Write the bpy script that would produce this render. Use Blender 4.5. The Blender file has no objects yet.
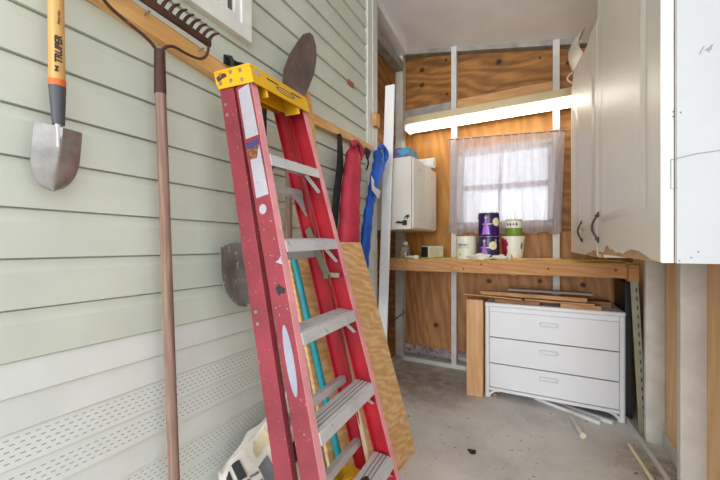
import bpy, bmesh, math, random
from mathutils import Vector, Matrix, Euler
random.seed(7)
scene = bpy.context.scene
COL = scene.collection
V = Vector

# ---------------------------------------------------------------- camera, world, lights, exposure
EYE = 1.18
YAW = math.atan(180.0 / 339.0)
cam = bpy.data.cameras.new('camera')
cam.sensor_width = 36.0
cam.lens = 36.0 * 339.0 / 720.0
cam.shift_y = 5.5 / 720.0
cam.clip_start = 0.02
cam_o = bpy.data.objects.new('camera', cam)
cam_o.location = (0, 0, EYE)
cam_o.rotation_euler = (math.pi / 2, 0, YAW)
COL.objects.link(cam_o)
scene.camera = cam_o

world = bpy.data.worlds.new('overcast_sky')
scene.world = world
world.use_nodes = True
wbg = world.node_tree.nodes['Background']
wbg.inputs[0].default_value = (0.88, 0.94, 1.0, 1)
wbg.inputs[1].default_value = 1.15


def area_light(name, loc, aim, sx, sy, power, col):
    l = bpy.data.lights.new(name, 'AREA')
    l.shape = 'RECTANGLE'; l.size = sx; l.size_y = sy
    l.energy = power; l.color = col
    o = bpy.data.objects.new(name, l)
    o.location = loc
    o.rotation_euler = (V(aim) - V(loc)).to_track_quat('-Z', 'Y').to_euler()
    COL.objects.link(o)
    return o


# added area lamp far outside, standing in for daylight through the open end
area_light('added_daylight_lamp', (0.6, -20.0, 2.6), (-0.3, 3.0, 1.0), 9.0, 5.0, 1500, (0.94, 0.97, 1.0))
scene.view_settings.view_transform = 'Standard'
scene.view_settings.look = 'None'
scene.view_settings.gamma = 1.0
scene.view_settings.use_curve_mapping = False
scene.view_settings.exposure = 0.72


# ---------------------------------------------------------------- materials
def lin(c):
    return tuple(((x / 255.0) / 12.92 if x / 255.0 <= 0.04045 else ((x / 255.0 + 0.055) / 1.055) ** 2.4) for x in c) + (1,)


def newmat(name, rough=0.6, metal=0.0, spec=0.5):
    m = bpy.data.materials.new(name)
    m.use_nodes = True
    nt = m.node_tree
    b = nt.nodes['Principled BSDF']
    b.inputs['Roughness'].default_value = rough
    b.inputs['Metallic'].default_value = metal
    b.inputs['Specular IOR Level'].default_value = spec
    return m, nt, b


def coords(nt, scale=(1, 1, 1), rot=(0, 0, 0)):
    tc = nt.nodes.new('ShaderNodeTexCoord')
    mp = nt.nodes.new('ShaderNodeMapping')
    mp.inputs['Scale'].default_value = scale
    mp.inputs['Rotation'].default_value = rot
    nt.links.new(tc.outputs['Object'], mp.inputs['Vector'])
    return mp.outputs['Vector']


def noise(nt, vec, scale, detail=4, rough=0.55, dist=0.0):
    n = nt.nodes.new('ShaderNodeTexNoise')
    n.inputs['Scale'].default_value = scale
    n.inputs['Detail'].default_value = detail
    n.inputs['Roughness'].default_value = rough
    n.inputs['Distortion'].default_value = dist
    nt.links.new(vec, n.inputs['Vector'])
    return n.outputs['Fac']


def ramp(nt, fac, stops):
    r = nt.nodes.new('ShaderNodeValToRGB')
    e = r.color_ramp.elements
    while len(e) < len(stops):
        e.new(0.5)
    for i, (p, c) in enumerate(stops):
        e[i].position = p
        e[i].color = c
    nt.links.new(fac, r.inputs['Fac'])
    return r.outputs['Color']


def mix(nt, fac, a, b, mode='MIX'):
    m = nt.nodes.new('ShaderNodeMix')
    m.data_type = 'RGBA'; m.blend_type = mode
    for sock, v in ((m.inputs[0], fac), (m.inputs[6], a), (m.inputs[7], b)):
        if isinstance(v, bpy.types.NodeSocket):
            nt.links.new(v, sock)
        else:
            sock.default_value = v
    return m.outputs[2]


def bump(nt, b, fac, strength=0.3, dist=0.002):
    n = nt.nodes.new('ShaderNodeBump')
    n.inputs['Strength'].default_value = strength
    n.inputs['Distance'].default_value = dist
    nt.links.new(fac, n.inputs['Height'])
    nt.links.new(n.outputs[0], b.inputs['Normal'])


def plain(name, c, rough=0.6, metal=0.0, var=0.06, scale=9, spec=0.5):
    m, nt, b = newmat(name, rough, metal, spec)
    f = noise(nt, coords(nt), scale)
    d = lin(tuple(x * (1 - var * 2) for x in c)); l = lin(tuple(min(255, x * (1 + var)) for x in c))
    nt.links.new(ramp(nt, f, [(0.3, d), (0.7, l)]), b.inputs['Base Color'])
    return m


def speckled(name, c, c2, rough=0.6, thr=0.64, scale=40, metal=0.0, var=0.06):
    m, nt, b = newmat(name, rough, metal)
    f = noise(nt, coords(nt), 7)
    d = lin(tuple(x * (1 - var * 2) for x in c)); l = lin(tuple(min(255, x * (1 + var)) for x in c))
    base = ramp(nt, f, [(0.3, d), (0.7, l)])
    g = ramp(nt, noise(nt, coords(nt), scale, 3, 0.6), [(thr, (0, 0, 0, 1)), (thr + 0.06, (1, 1, 1, 1))])
    nt.links.new(mix(nt, g, base, lin(c2)), b.inputs['Base Color'])
    return m


def wood(name, dark, light, grain=(1, 1, 12), rough=0.65, knots=None, fig=3.0, knot_col=(60, 30, 15), rot=(0, 0, 0), marks=()):
    """grain: coordinate scale; the long direction of the grain has the small number"""
    m, nt, b = newmat(name, rough, 0, 0.3)
    v = coords(nt, grain, rot)
    a = noise(nt, v, fig, 5, 0.55, 1.6)
    w = nt.nodes.new('ShaderNodeTexWave')
    w.wave_type = 'BANDS'; w.bands_direction = 'DIAGONAL'
    w.inputs['Scale'].default_value = fig * 0.9
    w.inputs['Distortion'].default_value = 11.0
    w.inputs['Detail'].default_value = 3.0
    w.inputs['Detail Scale'].default_value = 0.8
    nt.links.new(v, w.inputs['Vector'])
    f = mix(nt, 0.22, a, w.outputs['Color'])
    mid = tuple((x + y) / 2 for x, y in zip(dark, light))
    c = ramp(nt, f, [(0.3, lin(dark)), (0.5, lin(mid)), (0.68, lin(light))])
    c = mix(nt, 0.28, c, ramp(nt, noise(nt, coords(nt), 1.3, 3), [(0.3, lin(dark)), (0.7, lin(light))]))
    if knots:
        vo = nt.nodes.new('ShaderNodeTexVoronoi')
        vo.inputs['Scale'].default_value = knots
        nt.links.new(coords(nt, (1, 1, 1)), vo.inputs['Vector'])
        dd = nt.nodes.new('ShaderNodeMath'); dd.operation = 'ADD'
        nn = nt.nodes.new('ShaderNodeMath'); nn.operation = 'MULTIPLY'
        nn.inputs[1].default_value = 0.09
        nt.links.new(noise(nt, coords(nt), 18), nn.inputs[0])
        nt.links.new(vo.outputs['Distance'], dd.inputs[0]); nt.links.new(nn.outputs[0], dd.inputs[1])
        k = ramp(nt, dd.outputs[0], [(0.10, (1, 1, 1, 1)), (0.15, (0, 0, 0, 1))])
        c = mix(nt, k, c, lin(knot_col))
    tc = nt.nodes.new('ShaderNodeTexCoord')
    for kx, ky, kz, kr in marks:
        d = nt.nodes.new('ShaderNodeVectorMath'); d.operation = 'DISTANCE'
        d.inputs[1].default_value = (kx, ky, kz)
        nt.links.new(tc.outputs['Object'], d.inputs[0])
        mr = nt.nodes.new('ShaderNodeMapRange')
        mr.inputs[1].default_value = kr * 0.6; mr.inputs[2].default_value = kr * 1.5; mr.inputs[3].default_value = 0.9; mr.inputs[4].default_value = 0
        nt.links.new(d.outputs['Value'], mr.inputs[0])
        c = mix(nt, mr.outputs[0], c, lin(knot_col))
    nt.links.new(c, b.inputs['Base Color'])
    bump(nt, b, a, 0.12, 0.001)
    return m


def emit(name, c, s):
    m = bpy.data.materials.new(name); m.use_nodes = True
    nt = m.node_tree
    nt.nodes.remove(nt.nodes['Principled BSDF'])
    e = nt.nodes.new('ShaderNodeEmission')
    e.inputs[0].default_value = lin(c); e.inputs[1].default_value = s
    nt.links.new(e.outputs[0], nt.nodes['Material Output'].inputs[0])
    return m


M = {}
M['siding'] = plain('sage_vinyl', (205, 209, 193), 0.5, var=0.025, scale=2.5)
M['siding_top'] = plain('sage_vinyl_upper', (205, 209, 193), 0.5, var=0.02, scale=2.5)


def perforated():
    m, nt, b = newmat('white_perforated_vinyl', 0.5)
    tc = nt.nodes.new('ShaderNodeTexCoord')
    sp = nt.nodes.new('ShaderNodeSeparateXYZ')
    nt.links.new(tc.outputs['Object'], sp.inputs[0])

    def mth(op, a, bb=None):
        n = nt.nodes.new('ShaderNodeMath'); n.operation = op
        for i, x in enumerate((a, bb)):
            if x is None: continue
            if isinstance(x, bpy.types.NodeSocket): nt.links.new(x, n.inputs[i])
            else: n.inputs[i].default_value = x
        return n.outputs[0]
    zr = mth('DIVIDE', sp.outputs[2], 0.0145)
    row = mth('FLOOR', zr)
    fz = mth('FRACT', zr)
    odd = mth('MODULO', row, 2.0)
    yy = mth('ADD', mth('DIVIDE', sp.outputs[1], 0.021), mth('MULTIPLY', odd, 0.5))
    fy = mth('FRACT', yy)
    hole = mth('MULTIPLY', mth('LESS_THAN', fz, 0.22), mth('LESS_THAN', fy, 0.5))
    band = mth('FRACT', mth('DIVIDE', mth('ADD', sp.outputs[2], -0.3), 0.0915))
    hole = mth('MULTIPLY', hole, mth('MULTIPLY', mth('GREATER_THAN', band, 0.16), mth('LESS_THAN', band, 0.82)))
    c = mix(nt, hole, lin((219, 221, 213)), lin((150, 152, 148)))
    nt.links.new(c, b.inputs['Base Color'])
    return m


M['siding_low'] = plain('white_vinyl', (219, 221, 213), 0.5, var=0.02, scale=4)
M['perf'] = perforated()
M['white_paint'] = plain('white_paint', (226, 224, 217), 0.5, var=0.03)
M['picket_white'] = plain('bright_white_paint', (246, 246, 246), 0.45, var=0.01)
M['white_trim'] = plain('white_trim_paint', (214, 212, 204), 0.55, var=0.03)
M['stud_white'] = plain('white_painted_stud', (216, 213, 205), 0.6, var=0.03)
M['grey_paint'] = plain('grey_primed_wood', (160, 155, 146), 0.7, var=0.08)
M['ceiling'] = plain('white_ceiling_panel', (248, 247, 247), 0.75, var=0.02, scale=2)
M['ply_dark'] = wood('stained_plywood', (106, 66, 26), (184, 126, 64), (1.1, 1.1, 4.6), 0.55, fig=1.7, knot_col=(40, 20, 8), marks=((-0.686, 3.38, 2.281, 0.026), (-1.422, 3.38, 2.386, 0.024), (-1.422, 3.38, 2.231, 0.024), (-1.166, 3.38, 2.085, 0.014), (-1.613, 3.38, 2.274, 0.016), (-1.176, 3.38, 2.425, 0.014), (-0.139, 3.38, 2.134, 0.018), (-1.176, 3.38, 1.689, 0.016), (-0.35, 3.38, 2.231, 0.01)))
M['ply_gold'] = wood('golden_plywood', (156, 100, 38), (198, 140, 66), (4, 4, 0.9), 0.5, knots=2.0, fig=1.6, knot_col=(80, 42, 14))
M['ply_low'] = wood('brown_plywood', (150, 100, 62), (198, 146, 96), (5, 5, 0.9), 0.65, fig=1.8, knot_col=(56, 28, 14), marks=((-1.127, 3.38, 0.378, 0.022), (-0.623, 3.38, 0.847, 0.022), (-0.2, 3.38, 0.867, 0.018), (0.118, 3.38, 0.85, 0.02), (-1.469, 3.38, 0.552, 0.014), (-0.376, 3.38, 1.23, 0.01)))
M['ply_right'] = wood('pine_plywood', (232, 186, 134), (250, 212, 164), (4, 4, 0.6), 0.6, knots=4.0, fig=1.6, knot_col=(120, 66, 26))
M['ply_sheet'] = wood('fir_plywood', (216, 160, 98), (252, 216, 164), (5, 2.2, 8), 0.6, fig=2.2)
M['ply_edge'] = wood('plywood_edge', (190, 140, 80), (220, 178, 118), (3, 3, 30), 0.7)
M['lumber'] = wood('pine_lumber', (196, 140, 82), (226, 178, 118), (1, 8, 8), 0.6, knots=9, fig=2, knot_col=(110, 62, 30))
M['lumber_y'] = wood('pine_rail', (205, 148, 84), (233, 184, 120), (8, 1, 8), 0.55, fig=2)
M['lumber_pale'] = wood('pale_header_board', (186, 134, 82), (214, 166, 112), (1, 7, 7), 0.65, fig=2)
M['post_wood'] = wood('cedar_post', (198, 148, 100), (222, 178, 132), (8, 8, 1), 0.6, fig=1.6)
M['bench_fascia'] = wood('bench_beam', (176, 120, 72), (206, 156, 106), (1, 9, 9), 0.65, knots=11, fig=2, knot_col=(92, 50, 26))
M['offcut'] = wood('offcut_wood', (160, 112, 74), (200, 156, 112), (1.2, 8, 8), 0.7, fig=2)
M['offcut_dark'] = wood('dark_offcut_wood', (120, 82, 54), (160, 116, 80), (1.2, 8, 8), 0.7, fig=2)
M['weathered'] = wood('weathered_board', (126, 110, 98), (164, 148, 134), (1, 12, 12), 0.75, fig=2)
M['yellow_top'] = plain('yellow_painted_board', (232, 208, 96), 0.55, var=0.05)
M['cab_white'] = plain('cream_thermofoil', (226, 219, 206), 0.42, var=0.012, scale=2)
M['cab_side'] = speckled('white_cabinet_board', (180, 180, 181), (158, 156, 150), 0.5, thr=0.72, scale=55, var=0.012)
M['mdf'] = plain('bare_brown_board', (196, 156, 112), 0.75)
M['handle_metal'] = plain('pewter_metal', (92, 86, 78), 0.38, 0.8)
M['dresser'] = plain('white_dresser_paint', (224, 224, 225), 0.45, var=0.006, scale=3)
M['dark_gap'] = plain('dark_gap', (52, 48, 45), 0.9)
M['black'] = plain('black_plastic', (26, 26, 28), 0.5)
M['steel'] = plain('brushed_steel', (176, 172, 166), 0.36, 0.75, var=0.08, scale=14)
M['dark_steel'] = speckled('rusty_dark_steel', (116, 98, 92), (160, 144, 134), 0.5, 0.66, 22, 0.35, 0.12)
M['rust'] = speckled('rusted_iron', (86, 56, 44), (126, 96, 80), 0.6, 0.66, 60, 0.3, 0.14)
M['worn_steel'] = speckled('worn_shovel_steel', (150, 144, 140), (206, 202, 198), 0.45, 0.6, 26, 0.1, 0.14)
M['ash_handle'] = wood('varnished_ash', (200, 150, 84), (228, 184, 118), (10, 10, 0.8), 0.35, fig=2.2)
M['grey_handle'] = wood('weathered_handle', (126, 98, 84), (166, 136, 118), (12, 12, 0.8), 0.7, fig=2.5)
M['orange'] = plain('orange_band', (236, 108, 40), 0.45)
M['grey_grip'] = plain('dark_grey_grip', (78, 80, 84), 0.5)
M['red_fg'] = speckled('red_fibreglass', (146, 52, 62), (196, 138, 142), 0.5, 0.66, 90, 0, 0.07)
M['red_in'] = plain('red_fibreglass_inner', (192, 34, 50), 0.45, var=0.07)
M['pink_fg'] = speckled('sun_faded_fibreglass', (234, 158, 162), (244, 206, 204), 0.5, 0.66, 60, 0, 0.05)
M['yellow'] = speckled('yellow_plastic', (234, 176, 20), (206, 170, 70), 0.45, 0.7, 40, 0, 0.03)
M['alu'] = speckled('worn_aluminium', (206, 204, 203), (172, 166, 163), 0.45, 0.64, 30, 0.12, 0.04)
M['alu_dark'] = plain('aluminium_groove', (112, 108, 106), 0.5, 0.4)
M['sticker'] = speckled('worn_white_sticker', (176, 172, 178), (128, 118, 124), 0.6, 0.68, 60, 0, 0.03)
M['sticker_grey'] = plain('grey_sticker', (158, 158, 170), 0.55, var=0.03)
M['label_blue'] = plain('blue_label', (54, 58, 110), 0.5)
M['label_brown'] = speckled('orange_brown_label', (112, 66, 44), (214, 140, 70), 0.5, 0.55, 150)
M['spreader'] = plain('galvanised_steel', (150, 144, 122), 0.45, 0.5)
M['teal'] = plain('teal_plastic', (22, 156, 168), 0.4)
M['cream_pole'] = wood('cream_wood', (214, 180, 140), (236, 210, 174), (10, 10, 1), 0.6, fig=2)
M['red_cloth'] = plain('red_nylon', (198, 50, 74), 0.6, var=0.1, scale=5)
M['blue_cloth'] = plain('blue_nylon', (22, 92, 200), 0.5, var=0.12, scale=6)
M['black_cloth'] = plain('black_webbing', (34, 33, 36), 0.8)
M['tag_white'] = plain('white_tag', (236, 234, 230), 0.6)
M['tube'] = emit('lit_tube', (255, 251, 242), 7.5)
M['lamp_white'] = plain('lamp_enamel', (214, 196, 156), 0.4, var=0.02)
M['purple'] = plain('purple_can', (50, 22, 92), 0.35, var=0.08)
M['purple_light'] = plain('lilac_print', (178, 120, 214), 0.4)
M['cream_print'] = plain('cream_print', (236, 226, 176), 0.45)
M['green'] = plain('green_can', (116, 140, 38), 0.4)
M['cream_can'] = plain('cream_can', (230, 226, 206), 0.4, var=0.02)
M['crimson'] = plain('crimson_print', (168, 26, 62), 0.4)
M['clear_plastic'] = None
M['paper'] = plain('crumpled_paper', (228, 220, 206), 0.8)
M['print_dark'] = plain('printing_ink', (44, 42, 44), 0.7)
M['print_red'] = plain('red_ink', (196, 52, 56), 0.6)
M['print_grey'] = plain('grey_ink', (126, 126, 132), 0.6)
M['sack_tan'] = plain('sack_kraft', (216, 200, 158), 0.7)
M['angle_green'] = plain('olive_steel', (146, 142, 116), 0.55, 0.2)
M['pvc'] = plain('white_pvc', (222, 216, 208), 0.4)
M['fluff'] = speckled('grey_insulation', (178, 164, 166), (120, 90, 96), 0.95, 0.56, 30, 0, 0.12)
M['sawdust'] = speckled('sawdust', (176, 150, 116), (140, 112, 80), 0.95, 0.55, 90)
M['red_tape'] = plain('red_tape', (176, 96, 78), 0.7)
M['tissue_blue'] = speckled('blue_tissue_box', (66, 140, 170), (120, 60, 140), 0.5, 0.54, 22, 0, 0.15)
M['downspout'] = plain('pale_downspout', (208, 204, 182), 0.4, var=0.03)

m, nt, b = newmat('clear_plastic', 0.1)
b.inputs['Transmission Weight'].default_value = 0.85
b.inputs['Base Color'].default_value = (0.9, 0.88, 0.84, 1)
M['clear_plastic'] = m
m, nt, b = newmat('dark_window_glass', 0.05)
nt.links.new(ramp(nt, noise(nt, coords(nt), 1.5), [(0.3, lin((54, 58, 54))), (0.7, lin((92, 96, 90)))]), b.inputs['Base Color'])
M['dark_glass'] = m
m, nt, b = newmat('clear_glass', 0.0)
nt.nodes.remove(b)
gl = nt.nodes.new('ShaderNodeBsdfGlossy'); gl.inputs['Roughness'].default_value = 0.02
tr = nt.nodes.new('ShaderNodeBsdfTransparent')
mx = nt.nodes.new('ShaderNodeMixShader'); mx.inputs[0].default_value = 0.08
nt.links.new(tr.outputs[0], mx.inputs[1]); nt.links.new(gl.outputs[0], mx.inputs[2])
nt.links.new(mx.outputs[0], nt.nodes['Material Output'].inputs[0])
M['glass'] = m
m, nt, b = newmat('sheer_curtain', 0.8)
nt.nodes.remove(b)
df = nt.nodes.new('ShaderNodeBsdfDiffuse'); tl = nt.nodes.new('ShaderNodeBsdfTranslucent'); tp = nt.nodes.new('ShaderNodeBsdfTransparent')
cc = ramp(nt, noise(nt, coords(nt, (6, 6, 0.6)), 3), [(0.3, lin((204, 194, 198))), (0.7, lin((226, 218, 223)))])
nt.links.new(cc, df.inputs[0]); nt.links.new(cc, tl.inputs[0])
m1 = nt.nodes.new('ShaderNodeMixShader'); m1.inputs[0].default_value = 0.68
nt.links.new(df.outputs[0], m1.inputs[1]); nt.links.new(tl.outputs[0], m1.inputs[2])
m2 = nt.nodes.new('ShaderNodeMixShader'); m2.inputs[0].default_value = 0.27
nt.links.new(m1.outputs[0], m2.inputs[1]); nt.links.new(tp.outputs[0], m2.inputs[2])
nt.links.new(m2.outputs[0], nt.nodes['Material Output'].inputs[0])
M['curtain'] = m


def concrete():
    m, nt, b = newmat('stained_concrete', 0.7)
    v = coords(nt)
    c = ramp(nt, noise(nt, v, 1.6, 6, 0.6), [(0.3, lin((190, 184, 175))), (0.52, lin((218, 214, 207))), (0.72, lin((234, 231, 226)))])
    s = ramp(nt, noise(nt, v, 55, 3, 0.6), [(0.64, (0, 0, 0, 1)), (0.72, (1, 1, 1, 1))])
    c = mix(nt, s, c, lin((142, 128, 110)))
    s2 = ramp(nt, noise(nt, v, 24, 2, 0.5), [(0.70, (0, 0, 0, 1)), (0.73, (1, 1, 1, 1))])
    c = mix(nt, s2, c, lin((112, 96, 80)))
    # tan dirt gathered in the far left corner and along the right wall
    tc = nt.nodes.new('ShaderNodeTexCoord')
    for cx, cy, r0, r1, col, w in ((-0.95, 2.9, 0.15, 0.75, (158, 132, 100), 0.75), (0.62, 2.3, 0.1, 0.35, (128, 104, 66), 0.85)):
        d = nt.nodes.new('ShaderNodeVectorMath'); d.operation = 'DISTANCE'
        d.inputs[1].default_value = (cx, cy, 0)
        nt.links.new(tc.outputs['Object'], d.inputs[0])
        mr = nt.nodes.new('ShaderNodeMapRange')
        mr.inputs[1].default_value = r0; mr.inputs[2].default_value = r1; mr.inputs[3].default_value = w; mr.inputs[4].default_value = 0
        nt.links.new(d.outputs['Value'], mr.inputs[0])
        f = mix(nt, 1.0, mr.outputs[0], ramp(nt, noise(nt, v, 9, 5, 0.7), [(0.35, (0, 0, 0, 1)), (0.6, (1, 1, 1, 1))]), 'MULTIPLY')
        c = mix(nt, f, c, lin(col))
    nt.links.new(c, b.inputs['Base Color'])
    bump(nt, b, noise(nt, v, 30, 4), 0.12, 0.002)
    return m


M['concrete'] = concrete()


# ---------------------------------------------------------------- mesh building
class MB:
    def __init__(self):
        self.bm = bmesh.new()

    def hexa(self, p):
        vs = [self.bm.verts.new(q) for q in p]
        for f in ((0, 3, 2, 1), (4, 5, 6, 7), (0, 1, 5, 4), (1, 2, 6, 5), (2, 3, 7, 6), (3, 0, 4, 7)):
            self.bm.faces.new([vs[i] for i in f])
        return self

    def box(self, x0, x1, y0, y1, z0, z1):
        return self.hexa([(x0, y0, z0), (x1, y0, z0), (x1, y1, z0), (x0, y1, z0), (x0, y0, z1), (x1, y0, z1), (x1, y1, z1), (x0, y1, z1)])

    def beam(self, p0, p1, w, h, side=(1, 0, 0)):
        """bar from p0 to p1; w across (along side), h along the third direction"""
        p0, p1 = V(p0), V(p1)
        d = (p1 - p0).normalized()
        s = V(side); s = (s - d * s.dot(d)).normalized()
        n = d.cross(s)
        a, c = s * w / 2, n * h / 2
        return self.hexa([p0 - a - c, p0 + a - c, p0 + a + c, p0 - a + c, p1 - a - c, p1 + a - c, p1 + a + c, p1 - a + c])

    def prism(self, pts, off):
        off = V(off)
        a = [self.bm.verts.new(V(p)) for p in pts]
        c = [self.bm.verts.new(V(p) + off) for p in pts]
        n = len(a)
        self.bm.faces.new(a); self.bm.faces.new(c[::-1])
        for i in range(n):
            self.bm.faces.new([a[i], c[i], c[(i + 1) % n], a[(i + 1) % n]])
        return self

    def loft(self, rings, caps=True, closed=True):
        R = [[self.bm.verts.new(V(p)) for p in r] for r in rings]
        n = len(R[0])
        for r0, r1 in zip(R, R[1:]):
            for i in range(n if closed else n - 1):
                self.bm.faces.new([r0[i], r0[(i + 1) % n], r1[(i + 1) % n], r1[i]])
        if caps and closed:
            self.bm.faces.new(R[0][::-1]); self.bm.faces.new(R[-1])
        return self

    def tube(self, pts, r, seg=12, flat=1.0):
        pts = [V(p) for p in pts]
        rs = r if isinstance(r, (list, tuple)) else [r] * len(pts)
        rings = []
        prev = None
        for i, p in enumerate(pts):
            d = (pts[min(i + 1, len(pts) - 1)] - pts[max(i - 1, 0)]).normalized()
            if prev is None:
                ref = V((1, 0, 0)) if abs(d.x) < 0.8 else V((0, 1, 0))
                s = (ref - d * ref.dot(d)).normalized()
            else:
                s = (prev - d * prev.dot(d)).normalized()
            prev = s
            n = d.cross(s)
            rings.append([p + (s * math.cos(2 * math.pi * k / seg) * flat + n * math.sin(2 * math.pi * k / seg)) * rs[i] for k in range(seg)])
        return self.loft(rings)

    def lathe(self, c, prof, seg=28, axis=(0, 0, 1)):
        c = V(c)
        q = V((0, 0, 1)).rotation_difference(V(axis))
        rings = [[c + q @ V((r * math.cos(2 * math.pi * k / seg), r * math.sin(2 * math.pi * k / seg), z)) for k in range(seg)] for r, z in prof]
        return self.loft(rings)

    def grid(self, fn, nu, nv, thick=None):
        g = [[self.bm.verts.new(fn(i / nu, j / nv)) for j in range(nv + 1)] for i in range(nu + 1)]
        for i in range(nu):
            for j in range(nv):
                self.bm.faces.new([g[i][j], g[i + 1][j], g[i + 1][j + 1], g[i][j + 1]])
        if thick is not None:
            t = V(thick)
            h = [[self.bm.verts.new(g[i][j].co + t) for j in range(nv + 1)] for i in range(nu + 1)]
            for i in range(nu):
                for j in range(nv):
                    self.bm.faces.new([h[i][j], h[i][j + 1], h[i + 1][j + 1], h[i + 1][j]])
            for i in range(nu):
                for j in (0, nv):
                    self.bm.faces.new([g[i][j], g[i + 1][j], h[i + 1][j], h[i][j]])
            for j in range(nv):
                for i in (0, nu):
                    self.bm.faces.new([g[i][j], g[i][j + 1], h[i][j + 1], h[i][j]])
        return self


ORG = {}


def obj(name, mb, mat, parent=None, bev=0.0, smooth=True, origin=None, jitter=0):
    """links the builder's shape (given in world coordinates) as ONE mesh object"""
    bm = mb.bm
    if jitter:
        for v in bm.verts:
            v.co += V((random.uniform(-1, 1), random.uniform(-1, 1), random.uniform(-1, 1))) * jitter
    bmesh.ops.recalc_face_normals(bm, faces=bm.faces[:])
    if parent is not None:
        o0 = ORG[parent.name]
    elif origin is not None:
        o0 = V(origin)
    else:
        xs = [v.co for v in bm.verts]
        o0 = V(((min(p.x for p in xs) + max(p.x for p in xs)) / 2, (min(p.y for p in xs) + max(p.y for p in xs)) / 2, min(p.z for p in xs)))
    for v in bm.verts:
        v.co -= o0
    me = bpy.data.meshes.new(name)
    bm.to_mesh(me); bm.free()
    if smooth:
        for p in me.polygons:
            p.use_smooth = True
        me.set_sharp_from_angle(angle=math.radians(35))
    if mat is not None:
        me.materials.append(M[mat] if isinstance(mat, str) else mat)
    o = bpy.data.objects.new(name, me)
    COL.objects.link(o)
    if parent is not None:
        o.parent = parent
    else:
        o.location = o0
    ORG[o.name] = o0
    if bev:
        bv = o.modifiers.new('bevel', 'BEVEL'); bv.width = bev; bv.segments = 2; bv.limit_method = 'ANGLE'
    return o


def thing(name, label, cat, loc, group=None):
    o = bpy.data.objects.new(name, None)
    o.empty_display_size = 0.05
    o.location = loc
    COL.objects.link(o)
    ORG[o.name] = V(loc)
    return tag(o, label, cat, group)


def tag(o, label, cat, group=None, kind=None):
    o['label'] = label; o['category'] = cat
    if group: o['group'] = group
    if kind: o['kind'] = kind
    return o


def struct(name, mb, mat, bev=0.0, origin=(0, 0, 0), smooth=False):
    o = obj(name, mb, mat, None, bev, smooth, origin)
    o['kind'] = 'structure'
    return o


def lettering(name, txt, size, org, xd, yd, mat, parent, ext=0.0004, shear=0.0, bold=0.0, align='LEFT'):
    cu = bpy.data.curves.new('lettering', 'FONT')
    cu.body = txt; cu.size = size; cu.extrude = ext; cu.shear = shear; cu.offset = bold; cu.align_x = align
    cu.resolution_u = 3
    t = bpy.data.objects.new('lettering', cu)
    COL.objects.link(t)
    dg = bpy.context.evaluated_depsgraph_get()
    dg.update()
    me = bpy.data.meshes.new_from_object(t.evaluated_get(dg))
    bpy.data.objects.remove(t)
    xd, yd = V(xd).normalized(), V(yd).normalized()
    zd = xd.cross(yd)
    o0 = ORG[parent.name]
    for v in me.vertices:
        v.co = V(org) + xd * v.co.x + yd * v.co.y + zd * v.co.z - o0
    me.materials.clear(); me.materials.append(M[mat])
    me.name = name
    o = bpy.data.objects.new(name, me)
    COL.objects.link(o); o.parent = parent
    ORG[o.name] = o0
    return o


# ================================================================ THE SETTING
SX = -1.20          # face of the house siding
BY = 3.38           # back plywood
BF = 3.29           # front of the back studs
RX = 0.65           # right plywood
RF = 0.56           # front of the right studs
Y0 = -0.7           # open end behind the camera


def ceil_z(x, y):
    return 3.20 - 0.205 * (x + 1.246) - 0.13 * (y - 3.29)


struct('floor', MB().box(-5.0, 6.0, -14.0, 3.6, -0.12, 0.0), 'concrete')  # slab widened far outdoors, unseen, to bounce light into the shed
mb = MB()
cs = [(-1.40, 0.35), (0.75, 0.35), (0.75, 3.45), (-1.40, 3.45)]
mb.prism([(x, y, ceil_z(x, y)) for x, y in cs], (0, 0, 0.05))
struct('ceiling', mb, 'ceiling')


def siding(z0, z1, lap, mb, y0, y1, slope=0.012, dutch=True):
    z = z0
    prof = []
    while z < z1 - 1e-4:
        t = min(z + lap, z1)
        if dutch:
            prof += [(SX - 0.020, z), (SX, z + 0.001), (SX - 0.001, z + lap * 0.72), (SX - 0.007, z + lap * 0.82), (SX - 0.010, t - 0.004), (SX - 0.020, t - 0.0035)]
        else:
            prof += [(SX - 0.016, z), (SX, z + 0.001), (SX - slope, t - 0.003), (SX - 0.016, t - 0.0025)]
        z = t
    pts = [(x, zz) for x, zz in prof]
    outer = [(x, y0, zz) for x, zz in pts]
    mb.loft([[(x, y0, zz) for x, zz in pts] + [(SX - 0.1, y0, pts[-1][1]), (SX - 0.1, y0, z0)],
             [(x, y1, zz) for x, zz in pts] + [(SX - 0.1, y1, pts[-1][1]), (SX - 0.1, y1, z0)]])


mb = MB(); siding(0.879, 0.879 + 0.1337 * 23, 0.1337, mb, Y0, 2.44)
struct('wall_left', mb, 'siding')
mb = MB(); siding(0.879 - 0.0915 * 2, 0.879, 0.0915, mb, Y0, 2.44, 0.010, False)
struct('trim_1', mb, 'siding_low')
mb = MB(); siding(0.879 - 0.0915 * 4, 0.879 - 0.0915 * 2, 0.0915, mb, Y0, 2.44, 0.008, False)
struct('trim_2', mb, 'perf', origin=(0, 0, 0.879 - 0.0915 * 4 - 0.3 + 0.0915 * 0 + 0.0))
mb = MB(); siding(0.879 - 0.0915 * 5, 0.879 - 0.0915 * 4, 0.0915, mb, Y0, 2.44, 0.008, False)
struct('trim_3', mb, 'siding_low')
mb = MB(); siding(0.879 - 0.0915 * 7, 0.879 - 0.0915 * 5, 0.0915, mb, Y0, 2.44, 0.008, False)
struct('trim_4', mb, 'perf', origin=(0, 0, 0.879 - 0.0915 * 7 - 0.3))
struct('trim_5', MB().box(SX - 0.1, SX - 0.006, Y0, 2.44, 0.0, 0.879 - 0.0915 * 7), 'siding_low')
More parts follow.
